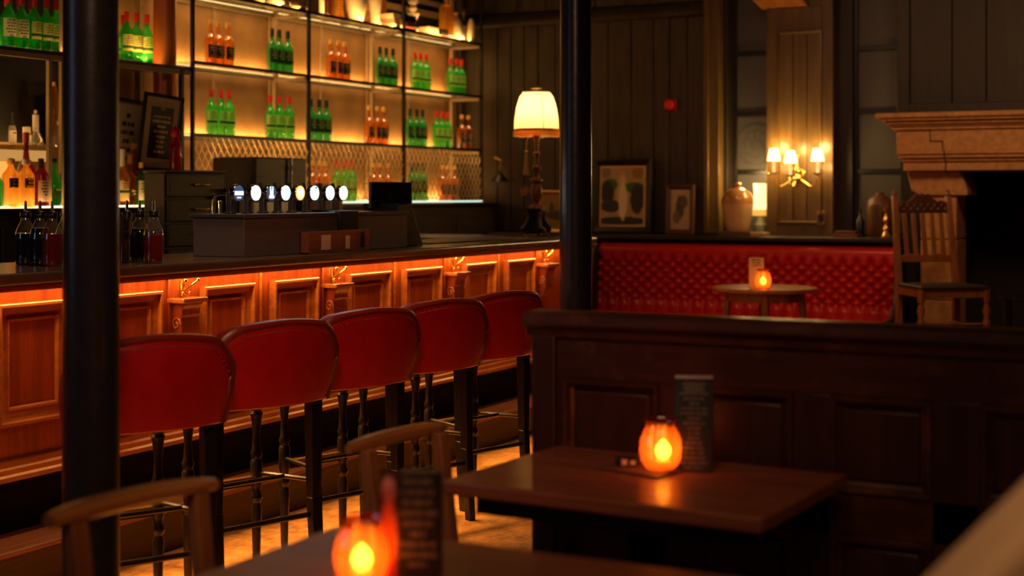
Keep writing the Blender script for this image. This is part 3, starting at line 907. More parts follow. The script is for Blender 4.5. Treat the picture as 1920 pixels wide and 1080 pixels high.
# wire lattice over the lowest row
for i in range(3):
    a, b = RM(YP[i]) + .011, RM(YP[i + 1]) - .011
    z0, z1 = RZ(1.745) - .02, RZ(1.745) - .02
    z0 = RZ(1.325)
    hgt = z1 - z0; mb = MB(); st = .062; sl = 1.45
    q = a - hgt / sl
    while q < b + hgt / sl:
        for sg in (1, -1):
            y0_ = q; zz0, zz1 = z0, z1
            ya, yb = (y0_, y0_ + hgt / sl) if sg > 0 else (y0_ + hgt / sl, y0_)
            # clip to the bay
            pa, pb = (ya, zz0), (yb, zz1)
            def clip(p1, p2, lim, lo):
                (y1_, z1_), (y2_, z2_) = p1, p2
                if (y1_ < lim) == (y2_ < lim): return p1, p2, ((y1_ >= lim) if lo else (y1_ <= lim))
                t = (lim - y1_) / (y2_ - y1_); c = (lim, z1_ + (z2_ - z1_) * t)
                if (y1_ < lim) == lo: return c, p2, True
                return p1, c, True
            pa, pb, ok = clip(pa, pb, a, True)
            if ok: pa, pb, ok = clip(pa, pb, b, False)
            if ok and abs(pa[1] - pb[1]) > .01:
                mb.tube([(.004 * sg, pa[0], pa[1]), (.004 * sg, pb[0], pb[1])], .0024, 4)
        q += st
    obj('wire_lattice', mb, M['wire'], rack, kind='stuff')
# backing panels
bp = struct('trim_8', MB().box(-6.33, -6.25, 4.2, 11.0, 1.298, 2.63), M['panel_tan'])
yb_ = [7.02, 7.72, 8.33, 8.95, 9.57, 10.18, 10.98]
for i in range(6):
    obj('panel', MB().box(-6.25, -6.236, yb_[i] + .004, yb_[i + 1] - .004, 1.30, 2.60), M['panel_tan'], bp, bevel=.003)
    obj('joint_strip', MB().box(-6.236, -6.224, yb_[i] - .016, yb_[i] + .016, 1.30, 2.62), M['tan_post'], bp, bevel=.002)
obj('panel', MB().box(-6.25, -6.238, 4.2, 6.55, 1.66, 2.6), M['black'], bp, label='dark mirror panel')
# light strips: one under the bottles of each bay
SC = (1.0, 0.50, 0.14)
pw = [3.3, 3.7, 3.9]
for k, z in enumerate(ZS):
    for i in range(3):
        a, b = YP[i] + .04, YP[i + 1] - .04
        if k < 3:
            area('shelf_strip_light', (-6.207, (a + b) / 2, z + .012), (-6.207, (a + b) / 2, 9), .03, b - a, pw[k] * (1.5 if k == 0 else 1.0), SC)
        if k >= 1:
            area('shelf_front_light', (-5.925, (a + b) / 2, z - .03), (-5.975, (a + b) / 2, z - .45), b - a, .015, .75, (1.0, .62, .28), 80)
            if k == 3: area('shelf_down_light', (-6.10, (a + b) / 2, z - .035), (-6.10, (a + b) / 2, 0), .03, b - a, 1.3, SC)
        tag(obj('led_strip', MB().box(-6.185, -6.175, a, b, z + .001, z + .008), M['led']),
            'thin amber light strip at the back of the %s glass shelf, %s bay' % (('lowest', 'second', 'third', 'topmost')[k], ('left', 'middle', 'right')[i]), 'light strip', 'light strips behind the bottles')
for i in range(3):
    a, b = YP[i] + .04, YP[i + 1] - .04
    area('top_shelf_light', (-5.95, (a + b) / 2, ZS[3] + .02), (-6.2, (a + b) / 2, 3.0), b - a, .03, 3.4, SC)

# left part of the back bar
lr = thing('side_shelf_rack', 'brass edged shelf rack with green bottles left of the lit rack', 'shelves', (XS, 6.0, 1.298))
obj('shelf', MB().box(-.30, 0, -1.7, 1.08, 2.148 - 1.298 - .022, .850), M['black_wood'], lr)
obj('edge_strip', MB().box(0.0, .008, -1.7, 1.08, .800, .830), M['tan_post'], lr, bevel=.002)
for y in (y_at(92, XS) - 6.0, y_at(116, XS) - 6.0):
    obj('post', MB().box(-.012, .012, y - .012, y + .012, .0, .80), M['tan_post'], lr, bevel=.002)
obj('post', MB().box(-.012, .012, y_at(340, XS) - 6.0 - .014, y_at(340, XS) - 6.0 + .014, 0, .83), M['black_metal'], lr, bevel=.002)
obj('post', MB().box(-.02, .01, y_at(118, XS) - 6.0 - .01, y_at(118, XS) - 6.0 + .01, .85, 2.2), M['tan_post'], lr, bevel=.002)
cp = thing('copper_pillar', 'round copper pillar lit from below beside the framed certificate', 'pillar', (-6.08, y_at(309, -6.08), 1.298))
obj('shaft', MB().lathe([(.07, .03), (.07, 2.2)], 28), plain('copper', (0.55, 0.16, 0.05), 0.35, metal=0.5, var=0.2, scale=6), cp)
obj('collar', MB().lathe([(.082, 0), (.082, .03)], 28), M['black_wood'], cp)
area('pillar_light', (-5.98, 6.75, 2.17), (-6.02, 6.80, 3.0), .03, .5, 2.6, AMBER)
area('side_shelf_light', (-6.17, 5.5, 2.165), (-6.17, 5.5, 9), .03, 2.2, 5, SC)
area('side_shelf_front_light', (-5.90, 5.6, 2.155), (-5.90, 5.6, 9), .012, 2.2, 1.6, SC)
# riser tier under it with its own light
tier = thing('bottle_riser', 'lit amber riser step holding spirits behind the front bottle row', 'shelf', (-6.08, 5.2, 1.298))
obj('step', MB().box(-.15, .09, -1.0, .78, .315, .338), M['clear'], tier)
obj('front_panel', MB().box(.07, .09, -1.0, .78, .25, .315), M['stoneware'], tier, bevel=.003)
obj('support', MB().box(-.15, .07, -1.0, -.97, 0, .315), M['black_wood'], tier)
obj('support', MB().box(-.15, .07, .75, .78, 0, .315), M['black_wood'], tier)
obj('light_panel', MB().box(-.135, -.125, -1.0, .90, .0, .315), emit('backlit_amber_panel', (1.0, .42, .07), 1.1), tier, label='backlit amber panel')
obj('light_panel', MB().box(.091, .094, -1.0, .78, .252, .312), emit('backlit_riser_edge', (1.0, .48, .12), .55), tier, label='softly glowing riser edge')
area('riser_light', (-6.20, 5.2, 1.31), (-5.9, 5.2, 1.6), 1.9, .03, 6, SC)
area('riser_top_light', (-6.185, 5.2, 1.642), (-6.185, 5.2, 2.0), .02, 1.7, 4, SC)
area('riser_front_light', (-6.00, 5.2, 1.642), (-6.00, 5.2, 2.0), .015, 1.7, 1.6, SC)
tag(obj('led_strip', MB().box(-5.83, -5.822, 4.4, 6.70, 1.299, 1.308), M['led']), 'warm light strip along the front of the left spirit counter', 'light strip', 'light strips behind the bottles')
area('front_row_light', (-5.845, 5.6, 1.302), (-5.845, 5.6, 9), .02, 2.1, 3.5, SC)

# ------------------------------------------------------------------ bottles
def bottle_mesh_parts(kind):
    P = {}
    if kind in ('green_red', 'green_black', 'green_white'):
        prof = [(.030, 0), (.036, .004), (.037, .012), (.037, .165), (.035, .180), (.027, .197), (.0165, .210), (.0135, .222), (.0125, .262), (.014, .266)]
        g = 'g_green' if kind != 'green_black' else 'g_dkgreen'
        P['glass_body'] = (MB().lathe(prof, 18), g)
        P['cap'] = (MB().lathe([(.0150, .240), (.0150, .290), (.014, .294), (1e-5, .295)], 12), 'red_cap' if kind != 'green_black' else 'green_cap')
        lab = {'green_red': 'lab_cream', 'green_black': 'lab_dark', 'green_white': 'lab_white'}[kind]
        P['label_patch'] = (MB().lathe([(.0378, .062), (.0378, .158)], 12, a0=-1.25, a1=1.25), lab)
    elif kind == 'amber':
        prof = [(.030, 0), (.037, .004), (.038, .012), (.041, .12), (.042, .150), (.040, .168), (.030, .184), (.017, .196), (.0135, .206), (.0125, .250), (.0145, .256)]
        P['glass_body'] = (MB().lathe(prof, 18), 'g_amber')
        P['cap'] = (MB().lathe([(.0145, .252), (.0155, .256), (.0155, .284), (1e-5, .287)], 12), 'cork')
        P['label_patch'] = (MB().lathe([(.0392, .045), (.0412, .075), (.0425, .128)], 12, a0=-1.0, a1=1.0), 'lab_black')
    return P


def make_bottle(kind, label):
    names = {'green_red': 'whiskey_bottle', 'green_black': 'whiskey_bottle', 'green_white': 'whiskey_bottle', 'amber': 'bourbon_bottle'}
    r = thing(names[kind], label, 'bottle')
    for n_, (mb, mt) in bottle_mesh_parts(kind).items():
        obj(n_, mb, M[mt], r)
    return r


protos = {}
DESC = {'green_red': 'green bottle with red cap and cream label', 'green_black': 'green bottle with dark cap and dark label',
        'green_white': 'green bottle with red cap and white label', 'amber': 'amber bottle with gold top and dark label'}
def put_bottle(kind, x, y, z, label, group):
    rz = random.uniform(-.25, .25) - .15
    if kind not in protos:
        o = make_bottle(kind, label); o.location = (x, y, z); o.rotation_euler[2] = rz; o['group'] = group
        protos[kind] = o
    else: o = dup(protos[kind], (x, y, z), rz, label, group)
    return o


SHORT = {'green_red': 'red-capped green bottle', 'green_black': 'dark-capped green bottle', 'green_white': 'white-labelled green bottle', 'amber': 'gold-topped amber bottle'}
rows = [
    (2.192, 'top lit shelf', [('amber', (395, 411, 428), 'left bay'), ('green_black', (508, 522, 539), 'left bay'), ('amber', (619, 633, 647), 'middle bay'),
                     ('green_black', (714, 725, 738), 'middle bay'), ('green_red', (779, 790, 801), 'right bay, left trio'), ('green_red', (847, 856, 866), 'right bay, right trio')]),
    (1.745, 'middle lit shelf', [('green_red', (397, 413, 430), 'left bay, left trio'), ('green_red', (509, 524, 541), 'left bay, right trio'), ('green_black', (585, 597, 612), 'middle bay'),
                        ('amber', (692, 706, 720), 'middle bay'), ('green_black', (770, 782, 793), 'right bay'), ('green_red', (818, 827, 837), 'right bay'), ('amber', (867, 879), 'right bay')]),
    (1.320, 'lowest lit shelf', [('amber', (407, 421, 435), 'left bay, behind the drawers'), ('amber', (589, 594, 605), 'middle bay, left trio'), ('green_red', (635, 648, 657), 'middle bay'),
                        ('amber', (700, 713, 726), 'middle bay, right trio'), ('green_black', (774, 783, 793), 'right bay'), ('amber', (828, 839, 851), 'right bay')])]
for z, rn, gr in rows:
    for kind, pxs, place in gr:
        xb = -6.0
        y0_ = y_at(pxs[0], xb); y1_ = y_at(pxs[-1], xb); n_ = len(pxs)
        mid_ = (y0_ + y1_) / 2; stp = max(.088, (y1_ - y0_) / (n_ - 1))
        for i in range(n_):
            wh = ('left', 'middle', 'right')[i] if n_ == 3 else ('left', 'right')[i]
            put_bottle(kind, xb + random.uniform(-.01, .01), mid_ + (i - (n_ - 1) / 2) * stp, z + .001, '%s %s on the %s, %s' % (wh, SHORT[kind], rn, place), 'bottle trios on the lit shelves')
lab5 = ['leftmost', 'second', 'third', 'fourth', 'fifth']
for i, (px_, kd) in enumerate(((17, 'green_white'), (41, 'green_white'), (65, 'green_red'), (87, 'green_red'), (106, 'green_red'))):
    put_bottle(kd, -5.98, y_at(px_, -5.98), 2.149, '%s green bottle from the left on the brass edged side shelf' % lab5[i], 'green bottles on the side shelf')
for i, px_ in enumerate((18, 42, 64)):
    put_bottle('green_red', -6.10, y_at(px_, -6.10) - .02, 2.149, '%s red-capped green bottle in the back row, side shelf top left' % ('left', 'middle', 'right')[i], 'green bottles on the side shelf')
for i, px_ in enumerate((238, 256, 275)):
    put_bottle('green_red', -5.98, y_at(px_, -5.98), 2.149, '%s red-capped green bottle on the side shelf, right of the near column' % ('left', 'middle', 'right')[i], 'green bottles on the side shelf')
put_bottle('green_red', -6.12, y_at(231, -6.12), 2.149, 'red-capped green bottle behind the trio right of the near column', 'green bottles on the side shelf')


def spirit(name, label, x, y, z, prof, gmat, capprof, capmat, lab=None, labmat='lab_white', n=20, extra=None, sq=False):
    r = thing(name, label, 'bottle', (x, y, z), group='assorted spirits left of the lit rack')
    obj('glass_body', MB().lathe(prof, n), M[gmat], r)
    if capprof: obj('cap', MB().lathe(capprof, 12), M[capmat], r)
    if lab:
        r0, z0, z1, aw = lab
        obj('label_patch', MB().lathe([(r0, z0), (r0, z1)], 12, a0=-aw - .3, a1=aw - .3), M[labmat], r)
    if extra: extra(r)
    return r


def prof_std(R, hs, h, rn=.014, base=.004):
    return [(R * .8, 0), (R, base), (R, hs), (R * .93, hs + .012), (R * .6, hs + .030), (rn * 1.2, hs + .045), (rn, hs + .06), (rn * .95, h), (rn * 1.1, h + .004)]


XA = -5.91
def ya(px, x=XA): return y_at(px, x)
spirit('whiskey_bottle', 'pale amber bottle with dark square label, leftmost in front row', XA + .06, ya(20, XA + .06), 1.301, prof_std(.044, .165, .225), 'g_amber_l', [(.02, .228), (.022, .232), (.022, .255), (1e-5, .26)], 'cork', (.0448, .105, .155, .6), 'lab_black')
spirit('whiskey_bottle', 'pale gold bottle with dark square label beside the brown bottle', XA + .06, ya(49, XA + .06), 1.301, prof_std(.044, .165, .225), 'g_amber_l', [(.02, .228), (.022, .232), (.022, .255), (1e-5, .26)], 'white_cap', (.0448, .105, .155, .6), 'lab_dark')
spirit('liqueur_bottle', 'dark red brown bottle with tall white label, front row', XA + .02, ya(77, XA + .02), 1.301, prof_std(.040, .17, .235), 'g_brown', [(.016, .215), (.016, .262), (1e-5, .265)], 'book_b', (.0408, .03, .145, .85), 'lab_white')
spirit('gin_bottle', 'dark green rounded bottle right of the brown bottle', XA, ya(101), 1.301, [(.03, 0), (.042, .006), (.044, .05), (.044, .12), (.036, .15), (.022, .175), (.015, .20), (.014, .245), (.016, .25)], 'g_dkgreen', [(.016, .245), (.017, .25), (.017, .266), (1e-5, .268)], 'green_cap', (.0448, .05, .10, .5), 'lab_dark')
spirit('whiskey_bottle', 'amber bottle tight against the near column, left side', XA, ya(129), 1.301, prof_std(.040, .16, .23), 'g_amber_l', [(.016, .225), (.016, .255), (1e-5, .26)], 'book_b', (.0408, .04, .13, .8), 'lab_cream')
spirit('gin_bottle', 'green bottle cut by the left picture edge, front row', XA + .02, ya(-12), 1.301, prof_std(.040, .12, .19), 'g_dkgreen', [(.016, .185), (.016, .21), (1e-5, .212)], 'green_cap')
spirit('round_liqueur_bottle', 'round dark red bottle with long neck behind the gold bottles', -5.935, ya(49, -5.935), 1.301, [(.03, 0), (.04, .01), (.048, .09), (.050, .15), (.048, .20), (.035, .24), (.018, .26), (.014, .30), (.013, .36), (.016, .365)], 'g_brown', [(.016, .35), (.018, .40), (1e-5, .405)], 'red_cap')
TZ = 1.637
XT = -6.10
def pourer(r, z): obj('pourer', MB().lathe([(.010, z), (.007, z + .02), (.0035, z + .03), (.0035, z + .075)], 8), M['steel'], r)
spirit('vodka_bottle', 'slim white bottle with pourer on the riser, far left', XT, ya(23, XT), TZ, [(.022, 0), (.022, .085), (.018, .10), (.018, .11)], 'g_clear', None, None, (.0228, .01, .08, 1.2), 'lab_white', extra=lambda r: pourer(r, .105))
spirit('vodka_bottle', 'short white capped bottle on the riser beside the vase bottle', XT, ya(50, XT), TZ, [(.024, 0), (.024, .06), (.02, .075)], 'g_clear', [(.022, .07), (.022, .105), (1e-5, .107)], 'white_cap', (.0248, .005, .06, 1.2), 'lab_white')
spirit('tequila_bottle', 'clear bell shaped bottle with long white neck on the riser', XT, ya(67, XT), TZ, [(.042, 0), (.045, .006), (.038, .04), (.022, .075), (.018, .09), (.016, .17)], 'g_clear', [(.018, .085), (.018, .175), (.010, .18), (.009, .20), (1e-5, .203)], 'white_cap')
spirit('tall_liqueur_bottle', 'very tall tapering yellow bottle on the riser', XT - .03, ya(101, XT - .03), TZ, [(.043, 0), (.044, .01), (.024, .30), (.018, .335), (.010, .35)], 'g_amber_l', [(.012, .345), (.012, .37), (1e-5, .372)], 'cork')
def decan(r):
    obj('stopper', MB().ball((0, 0, .145), .02, 12), M['g_clear'], r)
spirit('decanter', 'clear glass decanter with ball stopper at the end of the riser', XT + .05, ya(111, XT + .05), TZ, [(.035, 0), (.042, .006), (.040, .05), (.016, .085), (.012, .125), (.018, .13)], 'g_clear', None, None, extra=decan)
# right of the near column
spirit('whiskey_bottle', 'pale bottle with white neck just right of the near column', XA, ya(229), 1.301, prof_std(.040, .17, .26), 'g_amber_l', [(.016, .23), (.016, .33), (1e-5, .335)], 'white_cap', (.0408, .03, .15, .9), 'lab_cream')
spirit('whiskey_bottle', 'amber bottle with black band left of the green one', XA - .02, ya(243, XA - .02), 1.301, prof_std(.040, .16, .27), 'g_amber_l', [(.016, .25), (.016, .30), (1e-5, .305)], 'cork', (.0408, .06, .10, .9), 'lab_black')
spirit('whiskey_bottle', 'dark green bottle with big white label beside the drawers', XA + .03, ya(265, XA + .03), 1.301, prof_std(.036, .15, .235), 'g_dkgreen', [(.015, .225), (.015, .255), (1e-5, .258)], 'cork', (.0368, .035, .15, .95), 'lab_white')
spirit('rum_bottle', 'gold bottle with yellow cap behind the amber one', -5.96, ya(252, -5.96), 1.301, [(.036, 0), (.04, .008), (.04, .19), (.03, .22), (.016, .29), (.014, .34), (.016, .345)], 'g_amber_l', [(.017, .335), (.017, .37), (1e-5, .372)], 'cork')

# framed certificates leaning at the back
def frame_thing(name, label, cat, loc, w_, h_, t_, border, fmat, art, lean=0.0, rz=0.0, matw=0.0, ax='X', group=None, mount=None):
    """front faces -y before rotation; origin bottom centre"""
    r = thing(name, label, cat, loc, rz, group, rx=0)
    r.rotation_euler = (-lean, 0, rz)
    obj('frame', MB().frame(-w_ / 2, w_ / 2, 0, h_, [(0, 0), (0, -t_), (border * .3, -t_ * 1.15), (border * .8, -t_ * .8), (border, -t_ * .5), (border, 0)], MY), fmat, r, smooth=False)
    if matw:
        obj('mount', MB().box(-w_ / 2 + border, w_ / 2 - border, -t_ * .35, -t_ * .15, border, h_ - border), mount or M['mat_board'], r)
    b2 = border + matw
    pc = obj('picture', MB().box(-w_ / 2 + b2, w_ / 2 - b2, -t_ * .5, -t_ * .3, -(h_ / 2 - b2), (h_ / 2 - b2)), art, r)
    pc.location = (0, 0, h_ / 2)
    obj('back_board', MB().box(-w_ / 2 + .004, w_ / 2 - .004, -.004, 0, .004, h_ - .004), M['black'], r)
    return r


cert = printed('certificate_print', (0.012, 0.010, 0.008), (0.9, 0.66, 0.40), 0.030, 0.075, -0.13, 0.10, 'X', 60.0, shapes=[('b', 0.0, 0.155, 0.022, 0.02, (0.5, 0.33, 0.18))])
frame_thing('framed_certificate', 'black framed certificate with wide pale mount and black centre', 'picture frame', (-5.92, y_at(291, -5.92), 1.508), .36, .46, .02, .022, M['frame_black'], cert, -.10, PI / 2 + .05, .055).rotation_euler[1] = .045
frame_thing('framed_print', 'black framed print on pale card leaning behind the bottles right of the column', 'picture frame', (-6.03, y_at(212, -6.05), 1.315), .34, .62, .02, .022, M['frame_black'],
            printed('card_print', (0.55, 0.42, 0.28), (0.03, 0.02, 0.02), 0.05, 0.05, -.2, .25, 'X', 40.0), -.12, PI / 2, .01).rotation_euler[1] = .07
# low stand under the certificate: dark shelf over the counter
tag(obj('box_stand', MB().box(-6.02, -5.76, y_at(288, -5.9), 6.93, 1.299, 1.499), M['drawer'], bevel=.004), 'dark box stand under the framed certificate', 'box')
rb = thing('cocktail_shaker', 'translucent red bottle with red top beside the certificate', 'bottle', (-5.815, y_at(329, -5.815), 1.50))
obj('glass_body', MB().lathe([(.034, 0), (.037, .005), (.037, .14), (.034, .165), (.024, .20), (.020, .215)], 20), M['g_red'], rb)
obj('cap', MB().lathe([(.026, .212), (.030, .22), (.030, .245), (.022, .262), (.012, .268), (1e-5, .285)], 16), M['red_plastic'], rb)

# drawer cabinet
yc0, yc1 = y_at(312, -5.38), y_at(421, -5.38)
dc = thing('drawer_cabinet', 'dark grey wooden chest of small drawers on the work counter', 'cabinet', (-5.38, yc0, .931))
L_ = yc1 - yc0
obj('carcass', MB().box(-.16, -.012, 0, L_, 0, .56), M['drawer'], dc, bevel=.005)
obj('lid', MB().box(-.165, .008, -.006, L_ + .006, .56, .575), M['drawer'], dc, bevel=.004)
for k in range(4):
    z0 = .555 - (k + 1) * .137
    dr = obj('drawer', MB().box(-.012, .008, .012, L_ - .012, z0 + .008, z0 + .131), M['drawer'], dc, bevel=.004)
    hd = MB().tube([(.010, L_ * .46, z0 + .075), (.030, L_ * .49, z0 + .078), (.034, L_ * .57, z0 + .074), (.030, L_ * .65, z0 + .078), (.010, L_ * .68, z0 + .075)], .006, 8)
    obj('handle', hd, M['old_brass'], dr)
# dark appliances behind the taps
bn = thing('black_bin', 'black rounded box right of the drawer cabinet', 'box', (-5.30, y_at(459, -5.3), .931))
obj('body', MB().box(-.22, .0, -.07, .10, 0, .46), M['black_wood'], bn, bevel=.02, seg=4)
obj('lid', MB().box(-.23, .008, -.078, .108, .46, .475), M['black'], bn, bevel=.005)
cm = thing('coffee_machine', 'dark metal machine with upright chrome bar behind the beer taps', 'machine', (-5.33, y_at(522, -5.33), .931))
obj('body', MB().box(-.30, -.02, -.26, .20, 0, .40), M['steel'], cm, bevel=.008)
obj('tray', MB().box(-.02, .05, -.24, .18, .05, .09), M['steel'], cm, bevel=.004)
obj('hood', MB().box(-.30, .02, -.25, .26, .45, .66), M['drawer'], cm, bevel=.008)
obj('neck', MB().box(-.28, -.04, -.20, .16, .40, .45), M['black'], cm)
obj('handle', MB().tube([(.035, .08, .44), (.035, .08, .66)], .007, 8).ball((.035, .08, .60), .012), M['chrome'], cm)
obj('side_column', MB().box(-.20, -.05, .26, .33, .30, .53), M['black'], cm, bevel=.004)
pb = thing('paper_box', 'small pale carton behind the beer taps', 'box', (-5.33, y_at(596, -5.33), .931))
obj('carton', MB().box(-.12, .12, -.045, .10, 0, .44), M['mat_board'], pb, bevel=.003)
obj('flap', MB().box(-.12, .0, -.045, .10, .44, .443), M['paper'], pb)

# ================================================================== BEER TAPS
TBX0, TBX1 = -4.14, -3.865
ty0, ty1 = 4.985, 6.30
tb = thing('tap_housing', 'long stone grey housing block for the beer taps on the bar', 'tap housing', ((TBX0 + TBX1) / 2, (ty0 + ty1) / 2, 1.105))
hw, hl = (TBX1 - TBX0) / 2, (ty1 - ty0) / 2
obj('body', MB().box(-hw, hw, -hl, hl, 0, .165), M['tapbox'], tb, bevel=.004)
obj('lid', MB().box(-hw - .012, hw + .010, -hl - .012, hl, .165, .183), M['tapbox_lid'], tb, bevel=.004)
def badge_mat(name, ring, face, s, shapes, base_s=None):
    m, nt, out = new_mat(name)
    tc = N(nt, 'ShaderNodeTexCoord'); sp = N(nt, 'ShaderNodeSeparateXYZ'); nt.links.new(tc.outputs['Object'], sp.inputs[0])
    c = face
    for kind, cy, cz, ry, rz_, cc in shapes:
        dx = mathn(nt, 'DIVIDE', mathn(nt, 'SUBTRACT', sp.outputs['Y'], cy), ry)
        dz = mathn(nt, 'DIVIDE', mathn(nt, 'SUBTRACT', sp.outputs['Z'], cz), rz_)
        d = mathn(nt, 'ADD', mathn(nt, 'MULTIPLY', dx, dx), mathn(nt, 'MULTIPLY', dz, dz)) if kind == 'e' else mathn(nt, 'MAXIMUM', mathn(nt, 'ABSOLUTE', dx), mathn(nt, 'ABSOLUTE', dz))
        c = mixc(nt, mathn(nt, 'LESS_THAN', d, 1.0), c, cc)
    e = N(nt, 'ShaderNodeEmission', i_Strength=s)
    if isinstance(c, tuple): e.inputs[0].default_value = rgb(c)
    else: nt.links.new(c, e.inputs[0])
    nt.links.new(e.outputs[0], out.inputs[0])
    return m
WHT = (0.80, 0.92, 1.0); BLK = (0.02, 0.03, 0.06); BLU = (0.10, 0.35, 0.9)
badges = [
    ('black face with a white bar', BLK, [('b', 0, -.001, .030, .0085, WHT), ('b', 0, -.02, .015, .003, (.3, .35, .45))]),
    ('plain white face', WHT, [('e', .004, .012, .014, .006, (.45, .62, .95))]),
    ('black face with a white tulip shape', BLK, [('b', 0, .008, .012, .020, WHT), ('e', 0, .022, .005, .012, BLK), ('b', 0, -.018, .018, .006, WHT)]),
    ('pale blue lower face', WHT, [('b', 0, -.014, .034, .010, (.30, .55, .95)), ('e', 0, .012, .016, .010, (1, 1, 1))]),
    ('orange rim and glowing centre', (1.0, .28, .05), [('e', 0, 0, .024, .026, (1.0, .62, .30)), ('e', 0, 0, .012, .014, (1, .95, .8))]),
    ('white face with dark marks', WHT, [('e', .010, .024, .008, .005, BLK), ('e', -.008, -.024, .010, .004, BLU)]),
    ('white face with a blue crescent', WHT, [('e', 0, -.012, .020, .018, BLU), ('e', 0, -.006, .020, .017, WHT)]),
    ('cream face with a gold stem mark', (.95, .95, .80), [('b', 0, 0, .0025, .022, (.7, .5, .15)), ('b', 0, .018, .012, .003, (.6, .45, .15))])]
tpx = [450, 482, 511, 538, 565, 592, 621, 646]
ords = ['first', 'second', 'third', 'fourth', 'fifth', 'sixth', 'seventh', 'eighth']
XTAP = -3.99
for i, px_ in enumerate(tpx):
    y = y_at(px_, XTAP + .05)
    t = thing('beer_tap', 'beer tap with lit round badge, %s, %s from left' % (badges[i][0], ords[i]), 'beer tap', (XTAP, y, 1.288), group='beer taps with lit badges')
    obj('pillar', MB().box(-.016, .012, -.014, .014, 0, .10).box(-.022, .018, -.020, .020, 0, .008), M['steel'], t, bevel=.003)
    lens = obj('badge_housing', MB().prism([(.037 * math.cos(a * PI / 14), .037 * math.sin(a * PI / 14)) for a in range(28)], .020, .044, lambda a, b, w_: (w_, a, b + .090)), M['chrome'], t, bevel=.002)
    bd_ = MB().prism([(.033 * math.cos(a * PI / 14), .033 * math.sin(a * PI / 14)) for a in range(28)], .0, .0015, lambda a, b, w_: (w_, a, b))
    bo = obj('badge', bd_, badge_mat('badge_face', None, badges[i][1], 3.0, badges[i][2]), t, smooth=False, label='lit badge, ' + badges[i][0])
    bo.location = (.0442, 0, .090)
    obj('spout', MB().tube([(-.010, 0, .085), (-.05, 0, .085), (-.085, 0, .078), (-.092, 0, .045), (-.092, 0, .0)], .008, 10), M['chrome'], t)
    obj('handle', MB().tube([(-.012, 0, .10), (-.012, 0, .118), (-.020, 0, .135)], .007, 8), M['black'], t)
area('badge_glow', (-3.925, 5.55, 1.38), (-3.3, 5.55, 1.38), .9, .05, .5, (0.7, 0.85, 1.0))
# small chrome post at the left end
tag(obj('chrome_peg', MB().lathe([(.008, 0), (.008, .045), (.010, .047), (.010, .055), (1e-5, .057)], 12, (-4.07, y_at(413, -4.07), 1.288)), M['chrome']), 'small chrome peg at the left end of the tap housing', 'peg')

# point of sale screen
ps = thing('till_screen', 'black till screen seen from behind on a sloping stand by the taps', 'screen', (-4.07, 6.50, 1.105))
obj('stand', MB().prism([(-.02, 0), (-.02, .22), (.10, .22), (.22, .0)], -.10, .12, lambda a, b, w_: (w_, a - .12, b)), M['black'], ps, bevel=.006)
scr = obj('screen', MB().box(-.13, .14, -.012, .012, 0, .14), M['black'], ps, bevel=.006)
scr.location = (.02, -.07, .19); scr.rotation_euler = (.25, 0, PI / 2 + .15)
scr.rotation_euler = (0.0, -.0, PI / 2 - .35)
obj('screen_mark', MB().box(-.003, .003, -.0135, -.012, .06, .085), M['steel'], scr)
cr_ = thing('card_reader', 'black card reader standing against the tap housing behind the caddy', 'card reader', (-3.99, y_at(648, -3.86), 1.289))
obj('body', MB().box(-.04, .05, -.07, .07, 0, .012), M['black'], cr_, bevel=.004)
obj('hanging_cloth', MB().box(.137, .150, -.08, .08, -.10, .004).box(.0, .150, -.08, .08, .0, .006), M['black'], cr_, bevel=.004)
# menu caddy on the bar
mcx = -3.835
my0, my1 = y_at(583, -3.80), y_at(697, -3.80)
mcd = thing('menu_caddy', 'brown leather menu caddy with two pale cards on the bar edge', 'caddy', (mcx, (my0 + my1) / 2, 1.105))
ml = (my1 - my0) / 2
obj('tray', MB().box(-.024, .024, -ml, ml, 0, .006).box(-.024, -.020, -ml, ml, 0, .10).box(-.024, .024, -ml, -ml + .004, 0, .098).box(-.024, .024, ml - .004, ml, 0, .098), M['menu_box'], mcd)
obj('front_flap', MB().box(.020, .026, -ml, -.01, 0, .100), M['menu_box'], mcd, bevel=.002)
obj('front_flap', MB().box(.020, .025, -.008, ml, 0, .102), M['menu_box'], mcd, bevel=.002)
obj('card', MB().box(.026, .0275, -ml * .62, -ml * .33, .016, .083), M['paper'], mcd)
obj('card', MB().box(.026, .0275, ml * .17, ml * .30, .016, .076), M['paper'], mcd)
obj('black_tag', MB().box(.025, .030, ml * .66, ml * .80, .018, .09), M['black'], mcd, bevel=.002)

# ------------------------------------------------------------------ pourer bottles on the bar
def syrup(label, px_, x, liq, fill=.145):
    y = y_at(px_, x)
    r = thing('syrup_bottle', label, 'bottle', (x, y, 1.105), group='pourer bottles on the bar')
    r.scale = (1.25, 1.25, .83)
    body = [(.028, 0), (.0305, .004), (.0315, .02), (.030, .06), (.0310, .115), (.031, .138), (.028, .156), (.020, .182), (.0140, .205), (.0125, .228)]
    obj('glass_body', MB().lathe(body, 20), M['g_clear'], r)
    lp = [(rr * .95, z + .002) for rr, z in body if z < fill] 
    lp += [(lp[-1][0] * .98, fill), (1e-5, fill)]
    obj('syrup', MB().lathe(lp, 20), M[liq], r)
    obj('collar', MB().lathe([(.0155, .215), (.0165, .220), (.0165, .240), (.012, .246), (1e-5, .247)], 14), M['black'], r)
    obj('pourer', MB().lathe([(.0055, .245), (.0045, .265), (.0035, .292), (1e-5, .293)], 8), M['steel'], r)
    return r


